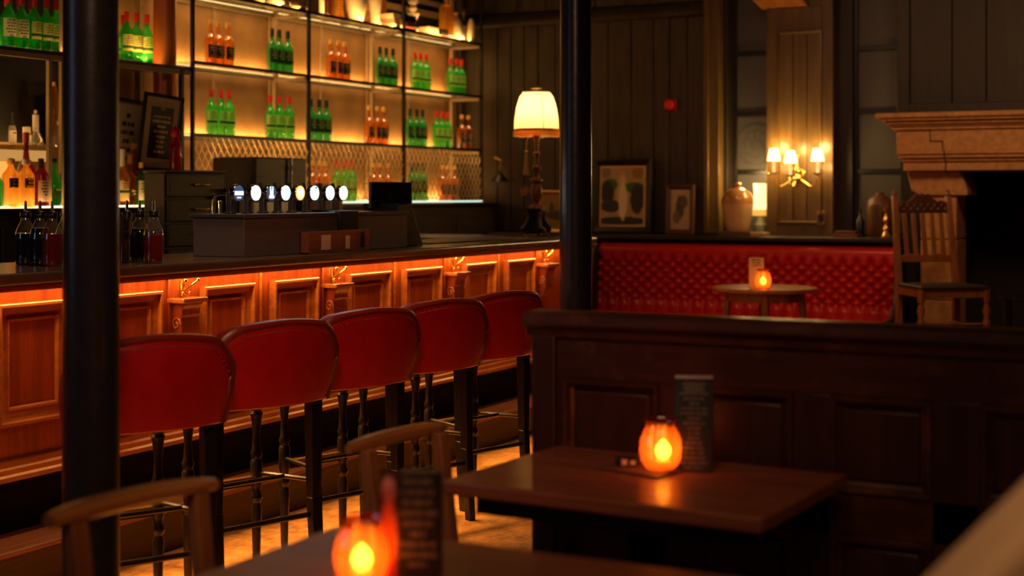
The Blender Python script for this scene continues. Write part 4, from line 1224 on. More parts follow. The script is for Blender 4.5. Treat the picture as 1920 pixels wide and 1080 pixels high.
syrup('leftmost dark syrup bottle with steel pourer on the bar', 48, -4.20, 'l_dark')
syrup('second dark syrup bottle with pourer, between the dark and the red one', 75, -4.12, 'l_dark', .17)
syrup('red syrup bottle with pourer on the bar left of the near column', 98, -4.045, 'l_red')
syrup('clear syrup bottle half hidden by the left edge of the near column', 123, -4.12, 'g_clear', .05)
syrup('dark syrup bottle right of the near column, rear one', 238, -4.05, 'l_dark')
syrup('dark syrup bottle right of the near column, beside the red one', 262, -3.965, 'l_dark', .16)
syrup('red syrup bottle with pourer on the bar right of the near column', 288, -3.87, 'l_red', .130)
jg = thing('mixing_jug', 'smoky glass mixing jug with gold spoon beside the near column', 'jug', (-3.96, y_at(228, -3.96), 1.105))
obj('glass_body', MB().lathe([(.028, 0), (.030, .004), (.034, .12), (.045, .19)], 20, cap=False), glass('smoky_glass', (.45, .38, .36), (.2, .15, .12), .3), jg)
obj('spoon', MB().tube([(.012, .012, .006), (.030, .022, .16)], .003, 6), M['brass'], jg)
tag(obj('bar_mat', MB().box(-4.40, -4.15, 3.3, 3.82, 1.105, 1.113), M['black'], bevel=.003), 'black rubber bar mat at the left end of the bar', 'mat')
# small glasses in the far well
for i, px_ in enumerate((789, 797, 806, 815, 824)):
    y = 7.2 + .11 * i
    g = thing('shot_glass', '%s small glass in the steel well behind the far bar end' % ('leftmost', 'second', 'third', 'fourth', 'fifth')[i], 'glass', (-4.60, y, .901), group='small glasses in the well')
    obj('glass_body', MB().lathe([(.020, 0), (.020, .02), (.026, .14)], 14), M['g_clear'], g)
tag(obj('bar_mat', MB().box(-4.36, -3.99, 6.75, 7.9, 1.106, 1.111), M['black_wood'], bevel=.002), 'dark drip mat on the bar right of the till screen', 'mat')

# ================================================================== LAMP ON THE BAR END
lx_, ly_ = -4.18, 8.385
sfac = 1.0
lm = thing('table_lamp', 'tall turned table lamp with glowing fringed shade on the bar end', 'lamp', (lx_, ly_, 1.105))
obj('foot', MB().lathe([(.088, 0), (.088, .012), (.075, .02)], 6).box(-.06, .06, -.06, .06, .0, .02), M['old_brass'], lm, bevel=.004)
bs = MB()
for k in range(4):
    a = PI / 4 + k * PI / 2
    bs.tube([(.075 * math.cos(a), .075 * math.sin(a), .025), (.085 * math.cos(a), .085 * math.sin(a), .045), (.062 * math.cos(a), .062 * math.sin(a), .075), (.048 * math.cos(a), .048 * math.sin(a), .12), (.055 * math.cos(a), .055 * math.sin(a), .155)], [.018, .022, .016, .010, .012], 8)
bs.bar((0, 0, .02), (0, 0, .10), .045, .045, .032, .032).bar((0, 0, .10), (0, 0, .165), .032, .032, .050, .050).bar((0, 0, .165), (0, 0, .178), .056, .056)
obj('base', bs, M['black_wood'], lm, bevel=.004)
obj('stem', MB().lathe([(.05, .178), (.045, .19), (.018, .205), (.022, .225), (.036, .25), (.040, .29), (.030, .325), (.022, .335), (.040, .35), (.040, .36), (.018, .375), (.016, .40), (.028, .42), (.030, .44), (.016, .46), (.013, .50), (.024, .52), (.024, .53), (.014, .54), (.016, .60), (.028, .635), (.028, .64), (.012, .655), (.011, .70)], 20), M['oak_dark'], lm)
obj('drip_plate', MB().lathe([(.012, .655), (.052, .660), (.052, .664), (.012, .668)], 24), M['old_brass'], lm)
sh = MB().lathe([(.143, .675), (.140, .74), (.128, .82), (.108, .885), (.088, .915)], 48, cap=False)
so = obj('shade', sh, M['shade'], lm)
obj('shade_band', MB().lathe([(.1445, .670), (.1445, .682), (.1425, .682), (.1425, .670), (.1445, .670)], 48, cap=False), M['black_wood'], so)
obj('shade_rib', MB().tube([(.060, -.068, .912), (.090, -.096, .82), (.101, -.103, .74), (.103, -.104, .68)], .0025, 6), M['black_wood'], so)
obj('top_ring', MB().lathe([(.089, .913), (.089, .921), (.081, .921), (.081, .913)], 32, cap=False).box(-.083, .083, -.003, .003, .913, .918), M['ivory'], so)
obj('finial', MB().lathe([(.006, .915), (.006, .937), (.035, .939), (.035, .944), (.008, .946), (.01, .957), (1e-5, .968)], 16), M['old_brass'], lm)
fg = MB()
for k in range(90):
    a = 2 * PI * k / 90
    x_, y_ = .144 * math.cos(a), .144 * math.sin(a)
    fg.bar((x_, y_, .634 + random.uniform(-.005, .005)), (x_, y_, .672), .0038, .0038, .0045, .0045)
obj('fringe', fg, cloth_shade('lit_fringe', (.95, .52, .14), 3), so, kind='stuff')
obj('bulb', MB().lathe([(.010, .69), (.012, .70), (.018, .715), (.018, .73), (1e-5, .745)], 16), emit('bulb_glass', (1, .75, .4), 5), lm)
tz = MB().tube([(-.02, -.045, .67), (-.045, -.050, .60), (-.048, -.05, .55)], .0025, 6).ball((-.048, -.05, .535), .013)
tz.lathe([(.008, .385), (.022, .388), (.014, .46), (.008, .53)], 14, (-.048, -.05, 0))
obj('tassel', tz, M['tassel'], lm)
obj('cord', MB().tube([(-.075, -.02, .05), (-.11, -.02, .02), (-.10, .0, .12), (-.08, .01, .16), (-.05, .0, .17)], .003, 6), M['book_c'], lm)
point('lamp_bulb_light', (lx_, ly_, 1.105 + .80), 9.0, (1.0, .62, .28), .04)

# ================================================================== WALL FITTINGS, BACK WALL
# swing arm wall lamp
wx = x_at(985, 11.0)
wl = thing('wall_lamp', 'small black cone wall lamp on a swan neck arm, unlit', 'lamp', (wx, 10.998, 1.40))
sxp = x_at(938, 10.80) - wx
obj('wall_plate', MB().prism([(.045 * math.cos(a * PI / 10), .045 * math.sin(a * PI / 10)) for a in range(20)], -.015, 0, MY), M['oak_dark'], wl, bevel=.003)
obj('arm', MB().tube([(0, -.01, .01), (-.05, -.06, .06), (-.10, -.12, .16), (-.15, -.16, .25), (-.19, -.19, .275), (sxp + .01, -.20, .25), (sxp, -.20, .20), (sxp, -.20, .155)], .008, 8), M['old_brass'], wl)
obj('shade', MB().lathe([(.018, .165), (.020, .14), (.035, .125), (.080, .078), (.082, .074), (.030, .11)], 28, (sxp, -.20, 0), cap=False), M['black_metal'], wl)
# pictures on the ledge
def on_ledge(px0_, px1_, top_z, name, label, border, fmat, art, matw=0.0, t_=.025, yl=10.90):
    a, b = x_at(px0_, yl), x_at(px1_, yl)
    return frame_thing(name, label, 'picture', ((a + b) / 2, yl, 1.053), b - a, top_z - 1.053, t_, border, fmat, art, 0.05, 0.0, matw, mount=plain('gold_slip', (.85, .52, .18), .4))
art1 = picture('old_photo_couple', (0.80, 0.55, 0.24), [(0, -.01, .05, .20, (.70, .50, .24)), (-.11, .09, .07, .05, (.05, .16, .03)), (.10, .07, .09, .04, (.05, .14, .03)), (-.13, .03, .06, .09, (.015, .012, .01)), (.13, -.02, .06, .12, (.02, .018, .012)),
                (-.10, -.08, .09, .05, (.03, .025, .018)), (.0, -.20, .22, .035, (.03, .03, .03)), (0.005, -.04, .035, .15, (.95, .78, .50)), (0.005, .13, .02, .03, (.85, .65, .4)), (-.15, .19, .05, .04, (.28, .22, .12)), (.13, .19, .05, .05, (.35, .22, .05))])
on_ledge(1112, 1222, 1.655, 'framed_photograph', 'large dark framed sepia photograph of a figure in white', .055, M['frame_black'], art1, .018)
art2 = picture('old_photo_tree', (0.75, 0.52, 0.32), [(0, 0.02, .035, .09, (.10, .07, .05)), (.03, .06, .03, .05, (.14, .10, .07)), (-.03, -.06, .03, .05, (.20, .15, .10))])
on_ledge(1249, 1302, 1.445, 'framed_photograph', 'small brown framed grey photograph beside the larger one on the ledge', .040, M['frame_wood'], art2)
art3 = picture('gilt_scene', (0.50, 0.30, 0.08), [(.02, -.03, .12, .04, (.06, .04, .02)), (.05, -.02, .02, .10, (.30, .18, .06)), (-.05, .03, .02, .05, (.08, .05, .02))])
on_ledge(1012, 1078, 1.40, 'framed_picture', 'gilt framed picture standing behind the table lamp', .032, M['gilt'], art3)
al = thing('fire_alarm_beacon', 'red round fire alarm beacon high on the board wall', 'alarm', (x_at(1258, 10.99), 10.995, 2.085))
obj('base', MB().box(-.055, .055, -.02, 0, -.045, .045), M['red_plastic'], al, bevel=.018, seg=3)
obj('dome', MB().prism([(.038 * math.cos(a * PI / 12), .038 * math.sin(a * PI / 12)) for a in range(24)], -.062, -.02, MY), plain('alarm_lens', (.9, .03, .03), .15), al, bevel=.012, seg=3)

# stoneware jar, small lamp, books on the ledge
def lathe_thing(name, label, cat, loc, parts, group=None):
    r = thing(name, label, cat, loc, group=group)
    for n_, prof, mt, nn in parts: obj(n_, MB().lathe(prof, nn), mt, r)
    return r
LZ = 1.053
jx = x_at(1383, 10.84)
lathe_thing('stoneware_jar', 'large cream stoneware jar with ochre shoulder left of the small lamp', 'jar', (jx, 10.84, LZ + .03), [
    ('body', [(.080, 0), (.088, .01), (.10, .06), (.118, .16), (.124, .215)], M['stoneware'], 36),
    ('shoulder', [(.1245, .215), (.123, .25), (.105, .295), (.065, .325), (.030, .340)], M['stoneware_top'], 36),
    ('neck', [(.022, .335), (.022, .35), (.030, .355), (.030, .372), (.02, .376), (1e-5, .376)], M['stoneware_top'], 20)])
tag(obj('book', MB().box(jx - .13, jx + .13, 10.76, 10.92, LZ, LZ + .03), M['book_b'], bevel=.003), 'dark flat book under the cream stoneware jar', 'book')
tag(obj('book', MB().box(jx + .14, jx + .255, 10.72, 10.84, LZ, LZ + .028), M['book_a'], bevel=.003), 'ochre book lying in front of the small ledge lamp', 'book')
mlx = x_at(1427, 11.03)
ml_ = thing('small_table_lamp', 'small lit lamp with slim shade partly behind the pilaster', 'lamp', (mlx - .005, 11.03, LZ))
obj('base', MB().lathe([(.05, 0), (.055, .02), (.05, .08), (.03, .10), (.02, .14)], 20), plain('grey_green_glaze', (.28, .33, .26), .25), ml_)
obj('shade', MB().lathe([(.075, .20), (.058, .26), (.050, .32), (.055, .40)], 28, cap=False), shade_mat('ledge_shade_cloth', (1.0, .72, .28), 1.9, 22), ml_)
obj('fringe', MB().lathe([(.076, .15), (.076, .198)], 28, cap=False), shade_mat('ledge_fringe', (1.0, .50, .08), .7, 40), ml_)
obj('stem', MB().lathe([(.008, .14), (.008, .30)], 8), M['brass'], ml_)
point('ledge_lamp_light', (mlx - .09, 10.93, LZ + .46), 6.0, (1.0, .62, .22), .04)

jx2 = x_at(1650, 10.91)
lathe_thing('stoneware_jar', 'dark brown stoneware jar beside the brass candlestick', 'jar', (jx2, 10.91, LZ), [
    ('body', [(.085, 0), (.092, .01), (.098, .10), (.10, .20), (.095, .24)], M['frame_wood'], 32),
    ('shoulder', [(.0955, .24), (.085, .275), (.055, .30), (.03, .31), (.03, .33), (1e-5, .332)], M['book_b'], 32)])
cx_ = x_at(1661, 10.74)
lathe_thing('candlestick', 'brass candlestick on the ledge beside the carved oak chair', 'candlestick', (cx_, 10.745, LZ), [
    ('foot', [(.048, 0), (.048, .006), (.036, .012), (.022, .03), (.012, .05)], M['brass'], 24),
    ('stem', [(.010, .05), (.022, .065), (.012, .085), (.010, .11), (.020, .13), (.010, .15), (.008, .18), (.022, .20), (.012, .21), (.014, .245), (1e-5, .246)], M['brass'], 20)])
bx = x_at(1590, 10.8)
tag(obj('book', MB().box(bx - .09, bx + .09, 10.72, 10.86, LZ, LZ + .022), M['book_c'], bevel=.003), 'lower red book lying on the ledge right of the pilaster', 'book', 'books on the ledge')
tag(obj('book', MB().box(bx - .08, bx + .07, 10.73, 10.85, LZ + .0225, LZ + .045), M['book_b'], bevel=.003), 'upper brown book lying on the ledge right of the pilaster', 'book', 'books on the ledge')
dx_ = x_at(1613, 10.9)
lathe_thing('dark_bottle', 'dark slim bottle on the ledge between the books and brown jar', 'bottle', (dx_, 10.9, LZ), [
    ('body', [(.028, 0), (.030, .01), (.030, .12), (.012, .15), (.011, .20), (1e-5, .202)], M['black'], 20)])

# three light sconce
scx, scz = x_at(1498, 10.95), 1.515
sco = thing('wall_sconce', 'brass three-armed sconce with lit white shades on the pilaster', 'sconce', (scx, 10.972, scz))
obj('back_plate', MB().prism([(.035 * math.cos(a * PI / 12), .060 * math.sin(a * PI / 12)) for a in range(24)], -.014, 0, MY), M['brass'], sco, bevel=.004)
obj('stem', MB().lathe([(1e-5, -.09), (.010, -.082), (.014, -.07), (.008, -.06), (.034, -.045), (.040, -.025), (.030, -.005), (.016, .01), (.022, .03), (.010, .05), (.014, .07), (.006, .09), (.012, .11), (.004, .125)], 20, (0, -.07, 0)), M['brass'], sco)
obj('ring', MB().tube([(.014 * math.cos(a * PI / 8), -.07, .142 + .016 * math.sin(a * PI / 8)) for a in range(17)], .0035, 6), M['brass'], sco)
obj('wall_bar', MB().tube([(0, 0, 0), (0, -.07, 0)], .010, 8), M['brass'], sco)
sp_ = MB()
for k in range(5):
    a = PI * (1.0 + k / 4.0)
    sp_.tube([(0, -.07, .02), (.03 * math.cos(a), -.07 + .03 * math.sin(a), .055), (.055 * math.cos(a), -.07 + .045 * math.sin(a), .035), (.05 * math.cos(a), -.07 + .04 * math.sin(a), .0)], .005, 6)
obj('scroll_leaves', sp_, M['brass'], sco)
for pxs_, dy, zt in ((1451, -.13, .065), (1482, -.20, .045), (1533, -.13, .06)):
    yy = 10.972 + dy
    ax_ = x_at(pxs_, yy) - scx
    arm = obj('arm', MB().tube([(0, -.07, -.02), (ax_ * .3, -.07 + (dy + .07) * .3, -.045), (ax_ * .65, -.07 + (dy + .07) * .65, -.085), (ax_ * .92, dy, -.075), (ax_, dy, -.03), (ax_, dy, .0)], .006, 8), M['brass'], sco)
    obj('drip_pan', MB().lathe([(.008, -.006), (.042, .004), (.044, .010), (.010, .006)], 22, (ax_, dy, zt - .055)), M['brass'], arm)
    obj('candle_tube', MB().lathe([(.012, zt - .05), (.011, zt + .06)], 14, (ax_, dy, 0)), emit('candle_tube_lit', (1.0, .62, .2), 1.3), arm)
    s_ = obj('shade', MB().lathe([(.050, 0), (.046, .03), (.034, .085), (.031, .095)], 24, cap=False), M['mini_shade'], arm)
    s_.location = (ax_, dy, zt + .045)
    point('sconce_bulb_light', (scx + ax_, yy + .055, scz + zt + .155), 3.6, (1.0, .58, .18), .03)
    point('sconce_down_light', (scx + ax_, yy - .02, scz + zt + .0), 3.2, (1.0, .58, .18), .03)

# ================================================================== BANQUETTE
bqx0, bqx1 = -4.76, -2.40
bq = thing('banquette', 'long red leather banquette with deep buttoned back under the ledge', 'banquette', ((bqx0 + bqx1) / 2, 10.45, 0))
bcx = (bqx0 + bqx1) / 2
hl_ = (bqx1 - bqx0) / 2
PW, PH = .1026, .082
Zt, Zb = .86, .555
def tuft(a, b):
    x = -hl_ + a * 2 * hl_
    z = .43 + b * .555
    u = x / PW + z / PH; v = x / PW - z / PH
    if Zb <= z <= Zt:
        p = (abs(math.sin(PI * u)) * abs(math.sin(PI * v))) ** .42
    else:
        # pleats running from the last buttons to the roll and the seat
        zr = Zt if z > Zt else Zb
        u0, v0 = x / PW + zr / PH, x / PW - zr / PH
        k = min(1, abs(z - zr) / .05)
        p0 = (abs(math.sin(PI * u0)) * abs(math.sin(PI * v0))) ** .42
        p1 = abs(math.sin(PI * u0)) ** .22 * .75 + .25
        p = p0 * (1 - k) + p1 * k
        if z > Zt: p = p + (1 - p) * min(1, max(0, (z - Zt - .02) / .05))
    dep = .045 * p
    roll = 0
    if z > .93:
        q = min(1.0, (z - .93) / .055); roll = (1 - math.sqrt(max(0, 1 - q * q))) * .06
    y = .30 - .045 - dep + .035 * (z - .43) / .55 + roll - .03
    return (x, y, z)
obj('backrest', MB().grid(tuft, 440, 96), M['banq'], bq)
obj('back_board', MB().box(-hl_, hl_, .27, .33, .05, .975), M['black_wood'], bq)
bt_ = MB()
j0 = int(math.ceil(2 * Zb / PH)); 
for j in range(int(2 * Zb / PH), int(2 * Zt / PH) + 1):
    z = j * PH / 2
    if z < Zb - .005 or z > Zt + .005: continue
    i = -30
    while i < 30:
        x = (i + (.5 if j % 2 else 0)) * PW
        if abs(x) < hl_ - .02:
            y = .30 - .045 + .035 * (z - .43) / .55 - .03
            bt_.ball((x, y - .006, z), .009, 7, 1, 1, .6)
        i += 1
obj('buttons', bt_, M['button'], bq, kind='stuff')
def seat_fn(a, b):
    x = -hl_ + a * 2 * hl_
    fl = abs(math.sin(PI * x / (PW))) ** .3
    # profile from back to front edge and down
    s = b
    if s < .7:
        y = .22 - .58 * (s / .7); z = .455 + .012 * math.sin(PI * s / .7)
        z -= .012 * (1 - fl)
    else:
        t = (s - .7) / .3
        y = -.36 - .035 * math.sin(min(1, t * 1.6) * PI / 2); z = .455 - .16 * t - .01 * (1 - math.cos(t * PI / 2))
    return (x, y, z)
obj('seat', MB().grid(seat_fn, 300, 20), M['banq'], bq)
obj('seat_base', MB().box(-hl_, hl_, -.33, .25, .06, .31), M['black_wood'], bq, bevel=.005)
obj('plinth', MB().box(-hl_ + .03, hl_ - .03, -.28, .25, 0, .06), M['black_wood'], bq)
ep = MB().prism([(-.40, .0), (.31, .0), (.31, .985), (.14, .985), (.10, .93), (.02, .60), (-.10, .50), (-.40, .48)], -.045, 0, lambda a, b, w_: (w_ - hl_, a, b))
obj('end_panel', ep, M['black_wood'], bq, bevel=.006)
ep = MB().prism([(-.40, .0), (.31, .0), (.31, .985), (.14, .985), (.10, .93), (.02, .60), (-.10, .50), (-.40, .48)], 0, .03, lambda a, b, w_: (w_ + hl_, a, b))
obj('end_panel', ep, M['black_wood'], bq, bevel=.006)

# ------------------------------------------------------------------ round table before it
rt = thing('round_table', 'small round wooden table in front of the banquette', 'table', (-3.03, 9.50, 0))
obj('tabletop', MB().lathe([(.34, .722), (.352, .728), (.352, .742), (.345, .75), (1e-5, .75)], 48), M['chair_wood'], rt, bevel=.002)
obj('apron', MB().lathe([(.26, .66), (.26, .722)], 36), M['oak_dark'], rt)
for a in (.35, 1.95, 3.5, 5.05):
    x_, y_ = math.cos(a), math.sin(a)
    obj('leg', MB().bar((x_ * .30, y_ * .30, 0), (x_ * .24, y_ * .24, .72), .014, .014, .02, .02), M['oak_dark'], rt, bevel=.003)
obj('shelf', MB().lathe([(.20, .36), (.205, .365), (.205, .375), (.2, .38), (1e-5, .38)], 30), M['oak_dark'], rt)

def candle(label, x, y, z, s=1.0, power=1.6, fdx=0.0):
    c = thing('candle_jar', label, 'candle', (x, y, z), group='amber glass candle jars')
    c.scale = (s, s, s)
    P_ = [(.026, 0), (.034, .004), (.043, .022), (.0465, .045), (.044, .068), (.036, .088), (.031, .096), (.032, .104), (.036, .112)]
    # lobed glass
    mb = MB(); nn = 48; vs = []
    for r_, zz in P_:
        for i in range(nn):
            t = 2 * PI * i / nn; q = r_ * (1 + .03 * math.cos(t * 12) * min(1, zz / .03))
            vs.append((q * math.cos(t), q * math.sin(t), zz))
    fs = [(j * nn + i, j * nn + (i + 1) % nn, (j + 1) * nn + (i + 1) % nn, (j + 1) * nn + i) for j in range(len(P_) - 1) for i in range(nn)]
    fs.append(tuple(range(nn - 1, -1, -1)))
    mb.add(vs, fs)
    obj('jar', mb, M['jar'], c)
    obj('wax', MB().lathe([(.019, .004), (.019, .020), (1e-5, .019)], 20, (fdx, 0, 0)), M['wax'], c)
    obj('flame', MB().lathe([(1e-5, .024), (.012, .028), (.0175, .040), (.015, .053), (.006, .064), (1e-5, .070)], 14, (fdx, 0, 0)), M['flame'], c)
    point('candle_light', (x + fdx * s, y, z + .05 * s), power, (1.0, .36, .05), .010)
    return c
candle('amber glass candle jar glowing on the round table', -2.985, 9.33, .75, 1.15, 1.3)
tc_ = thing('table_card', 'upright cream card behind the candle on the round table', 'card', (-3.06, 9.42, .75), rz=.25)
obj('card', MB().prism([(-.002, 0), (-.0005, .20), (.0005, .20), (.002, 0)], -.049, .049, lambda a, b, w_: (w_, a - .016 + .05 * (.2 - b) * 0, b)), printed('card_print_cream', (.72, .55, .30), (.12, .07, .03), .018, .032, .145, .195, 'X', 120), tc_)
obj('card', MB().prism([(.030, 0), (.0125, .20), (.0135, .20), (.032, 0)], -.049, .049, lambda a, b, w_: (w_, a - .028 + .012, b)), M['paper'], tc_)

# ------------------------------------------------------------------ carved oak chair
ox, oy = -1.93, 9.76
hall = thing('carved_oak_chair', 'tall carved oak chair with slatted back before the fireplace', 'chair', (ox, oy, .32), rz=.62)
# local: faces -y ; width x
CW, CD, SHt = .20, .20, .445
def tpost(x, y0_, lean, top_, r_=.021):
    mb = MB()
    mb.bar((x, y0_, 0), (x, y0_, SHt), r_, r_)
    mb.bar((x, y0_, SHt), (x * .94, y0_ + lean, top_), r_, r_, r_ * .8, r_ * .8)
    mb.lathe([(.012, 0), (.018, .012), (.012, .022), (.016, .034), (1e-5, .046)], 12, (x * .94, y0_ + lean, top_))
    return mb
for s in (-1, 1):
    obj('rear_post', tpost(s * CW, CD, .10, 1.04), M['oak_dark'], hall, bevel=.003)
    obj('front_leg', MB().lathe([(.018, 0), (.022, .02), (.014, .04), (.020, .06), (.022, .14), (.014, .17), (.024, .20), (.024, .24), (.015, .26), (.026, .31), (.015, .35), (.024, .37), (.024, SHt)], 16, (s * CW * 1.1, -CD, 0)), M['oak_dark'], hall)
    obj('side_rail', MB().prism([(-CD, SHt - .055), (CD, SHt - .055), (CD, SHt), (-CD, SHt)], s * CW - .012, s * CW + .012, lambda a, b, w_: (w_, a, b)), M['oak_dark'], hall, bevel=.003)
    obj('stretcher', MB().tube([(s * CW, -CD, .13), (s * CW, CD, .13)], .010, 8), M['oak_dark'], hall)
obj('front_rail', MB().box(-CW, CW, -CD - .012, -CD + .012, SHt - .055, SHt), M['oak_dark'], hall, bevel=.003)
obj('rear_rail', MB().box(-CW, CW, CD - .012, CD + .012, SHt - .055, SHt), M['oak_dark'], hall, bevel=.003)
obj('front_stretcher', MB().tube([(-CW, -CD, .22), (-.05, -CD, .22), (0, -CD, .23), (.05, -CD, .22), (CW, -CD, .22)], [.010, .012, .020, .012, .010], 10), M['oak_dark'], hall)
obj('seat', MB().prism([(-CW - .03, -CD - .03), (CW + .03, -CD - .03), (CW + .015, CD), (-CW - .015, CD)], SHt, SHt + .022, MZ), M['rush'], hall, bevel=.008, seg=3)
obj('lower_back_rail', MB().prism([(-.19, .60), (.19, .60), (.19, .64), (.10, .655), (0, .645), (-.10, .655), (-.19, .64)], .215, .24, lambda a, b, w_: (a, w_ + .005, b)), M['oak_dark'], hall, bevel=.004)
crest = [(-.185, .925), (.185, .925), (.19, .96), (.17, .995), (.13, 1.01), (.11, 1.0), (.08, 1.02), (.045, 1.055), (.015, 1.045), (0, 1.06), (-.015, 1.045), (-.045, 1.055), (-.08, 1.02), (-.11, 1.0), (-.13, 1.01), (-.17, .995), (-.19, .96)]
obj('crest_rail', MB().prism(crest, .275, .302, lambda a, b, w_: (a, w_, b)), M['frame_wood'], hall, bevel=.005)
cv = MB()
for k in range(-3, 4):
    cv.tube([(k * .048 + .018 * math.cos(a * PI / 5), .273, .965 + .02 * math.sin(a * PI / 5)) for a in range(11)], .004, 6)
obj('carving', cv, M['frame_wood'], hall)
for k in range(5):
    x_ = -.128 + k * .064
    obj('slat', MB().bar((x_, .232, .645), (x_, .285, .93), .015, .007, .015, .007), M['oak_dark'], hall, bevel=.002)
# dim second chair to its right: only turned posts show
oc = thing('dark_stool', 'dark turned wooden stool right of the carved oak chair', 'stool', (x_at(1915, 10.2), 10.2, .17))
obj('seat', MB().lathe([(.14, .50), (.15, .51), (.15, .53), (1e-5, .54)], 24), M['black_wood'], oc)
for s, q in ((-1, -1), (1, -1), (-1, 1), (1, 1)):
    obj('leg', MB().lathe([(.014, 0), (.018, .10), (.012, .14), (.02, .20), (.012, .30), (.018, .40), (.014, .50)], 12, (s * .09, q * .09, 0)), M['black_wood'], oc)
# support floor for the chair: raised hearth step
tag(obj('hearth_platform', MB().box(-2.37, -1.60, 9.3, 10.05, .17, .32), M['drawer'], bevel=.006), 'low dark wooden platform under the carved oak chair', 'platform')

# ================================================================== PARTITION
PY = 3.31
PX0, PX1 = -1.655, 1.6
pt = thing('booth_partition', 'dark red brown panelled wooden partition behind the candle table', 'partition', (PX0, PY, 0))
def q_(x): return x - PX0
TH = .055
obj('core', MB().box(.0, q_(PX1), .014, TH - .010, .0, 1.015), M['partition_v'], pt)
obj('end_post', MB().box(-.006, .060, -.008, TH + .008, 0, 1.02), M['partition_v'], pt, bevel=.005)
obj('cap_rail', MB().prism([(-.030, 1.050), (-.026, 1.072), (-.012, 1.080), (TH + .012, 1.080), (TH + .026, 1.072), (TH + .030, 1.050), (TH + .012, 1.035), (TH + .008, 1.015), (-.008, 1.015), (-.012, 1.035)], -.022, q_(PX1), lambda a, b, w_: (w_, a, b)), M['partition'], pt, bevel=.004)
obj('top_rail', MB().box(.06, q_(PX1), 0, .014, .915, 1.015), M['partition'], pt, bevel=.002)
obj('middle_rail', MB().box(.06, q_(PX1), 0, .014, .60, .695), M['partition'], pt, bevel=.002)
obj('bottom_rail', MB().box(.06, q_(PX1), 0, .014, .0, .16), M['partition'], pt, bevel=.002)
xs_ = [.06]
edges = []
a0_ = x_at(1056, PY); w0 = x_at(1236, PY) - a0_
gaps = [(1056, 1236), (1312, 1488), (1556, 1748), (1838, 2040), (2140, 2350), (2460, 2690)]
prev = .06
for g0, g1 in gaps:
    u0, u1 = q_(x_at(g0, PY)), q_(x_at(g1, PY))
    obj('stile', MB().box(prev, u0, 0, .014, .16, .915), M['partition_v'], pt, bevel=.002)
    for z0, z1 in ((.695, .915), (.16, .60)):
        pn = obj('panel', MB().box(u0 + .03, u1 - .03, .006, .014, z0 + .03, z1 - .03), M['partition_v'], pt, bevel=.004)
        obj('moulding', MB().frame(u0, u1, z0, z1, [(0, -.002), (.004, -.008), (.012, -.006), (.018, .006), (.026, .012)], MY), M['partition'], pn, smooth=False)
    prev = u1
obj('stile', MB().box(prev, q_(PX1), 0, .014, .16, .915), M['partition_v'], pt, bevel=.002)

# ================================================================== FOREGROUND TABLES
def table(label, c, rz, lx, ly, h=.75):
    t = thing('wooden_table', label, 'table', (c[0], c[1], 0), rz)
    n_ = 5; wd = ly / n_
    obj('tabletop', MB().box(-lx / 2, lx / 2, -ly / 2, ly / 2, h - .032, h), M['table'], t, bevel=.006, seg=3)
    obj('apron', MB().box(-lx / 2 + .06, lx / 2 - .06, -ly / 2 + .05, ly / 2 - .05, h - .075, h - .032), M['black_wood'], t)
    obj('pedestal', MB().lathe([(.05, .05), (.035, .10), (.028, .30), (.032, .50), (.05, h - .10)], 16), M['matte_black'], t)
    obj('foot', MB().box(-lx * .36, lx * .36, -.03, .03, 0, .05).box(-.03, .03, -ly * .42, ly * .42, 0, .045), M['matte_black'], t, bevel=.008)
    return t
table('dark wooden table with candle against the panelled partition', (-1.23, 3.01), -.06, .74, .52)
table('nearest wooden table at the bottom edge with candle and folded menu', (-1.09, 1.97), -.005, .96, .66)

candle('amber glass candle jar glowing beside the black menu against the partition', -1.222, 3.075, .7505 + .006, 1.0, .30, .006)
candle('nearest amber glass candle jar glowing at the bottom edge', -1.297, 1.975, .7505, .94, .34)
tr = thing('paper_coaster', 'dark paper mat under the candle jar by the partition', 'coaster', (-1.26, 3.065, .7505), rz=-.25)
obj('mat', MB().box(-.095, .075, -.05, .05, 0, .0055), M['book_b'], tr, bevel=.001)
mbx = thing('matchbox', 'small matchbox with pale printed side left of the candle jar', 'matchbox', (-1.305, 3.09, .7565), rz=.5)
obj('sleeve', MB().box(-.03, .018, -.015, .015, 0, .018), M['black'], mbx, bevel=.001)
obj('print', MB().box(-.018, -.006, -.0155, -.015, .003, .016).box(.002, .013, -.0155, -.015, .004, .013), plain('pink_print', (.75, .45, .35), .6), mbx)
M['menu_black'] = printed('menu_print', (.012, .012, .012), (.13, .10, .08), .011, .028, -.2, .2, 'X', 160, shapes=[('b', 0, .082, .020, .012, (.12, .07, .05))])
mn = thing('menu_holder', 'tall black printed drinks menu standing by the partition candle', 'menu', (-1.168, 3.145, .7505), rz=.32)
f1 = obj('front_leaf', MB().box(-.042, .042, -.002, 0, -.105, .105), M['menu_black'], mn); f1.location = (0, -.026, .105); f1.rotation_euler = (-.12, 0, 0)
f2 = obj('rear_leaf', MB().box(-.042, .042, -.002, 0, -.105, .105), M['black'], mn); f2.location = (0, 0, .105); f2.rotation_euler = (.12, 0, 0)
obj('top_edge', MB().box(-.042, .042, -.022, -.006, .208, .213), plain('pale_card_edge', (.55, .42, .36), .5), mn)
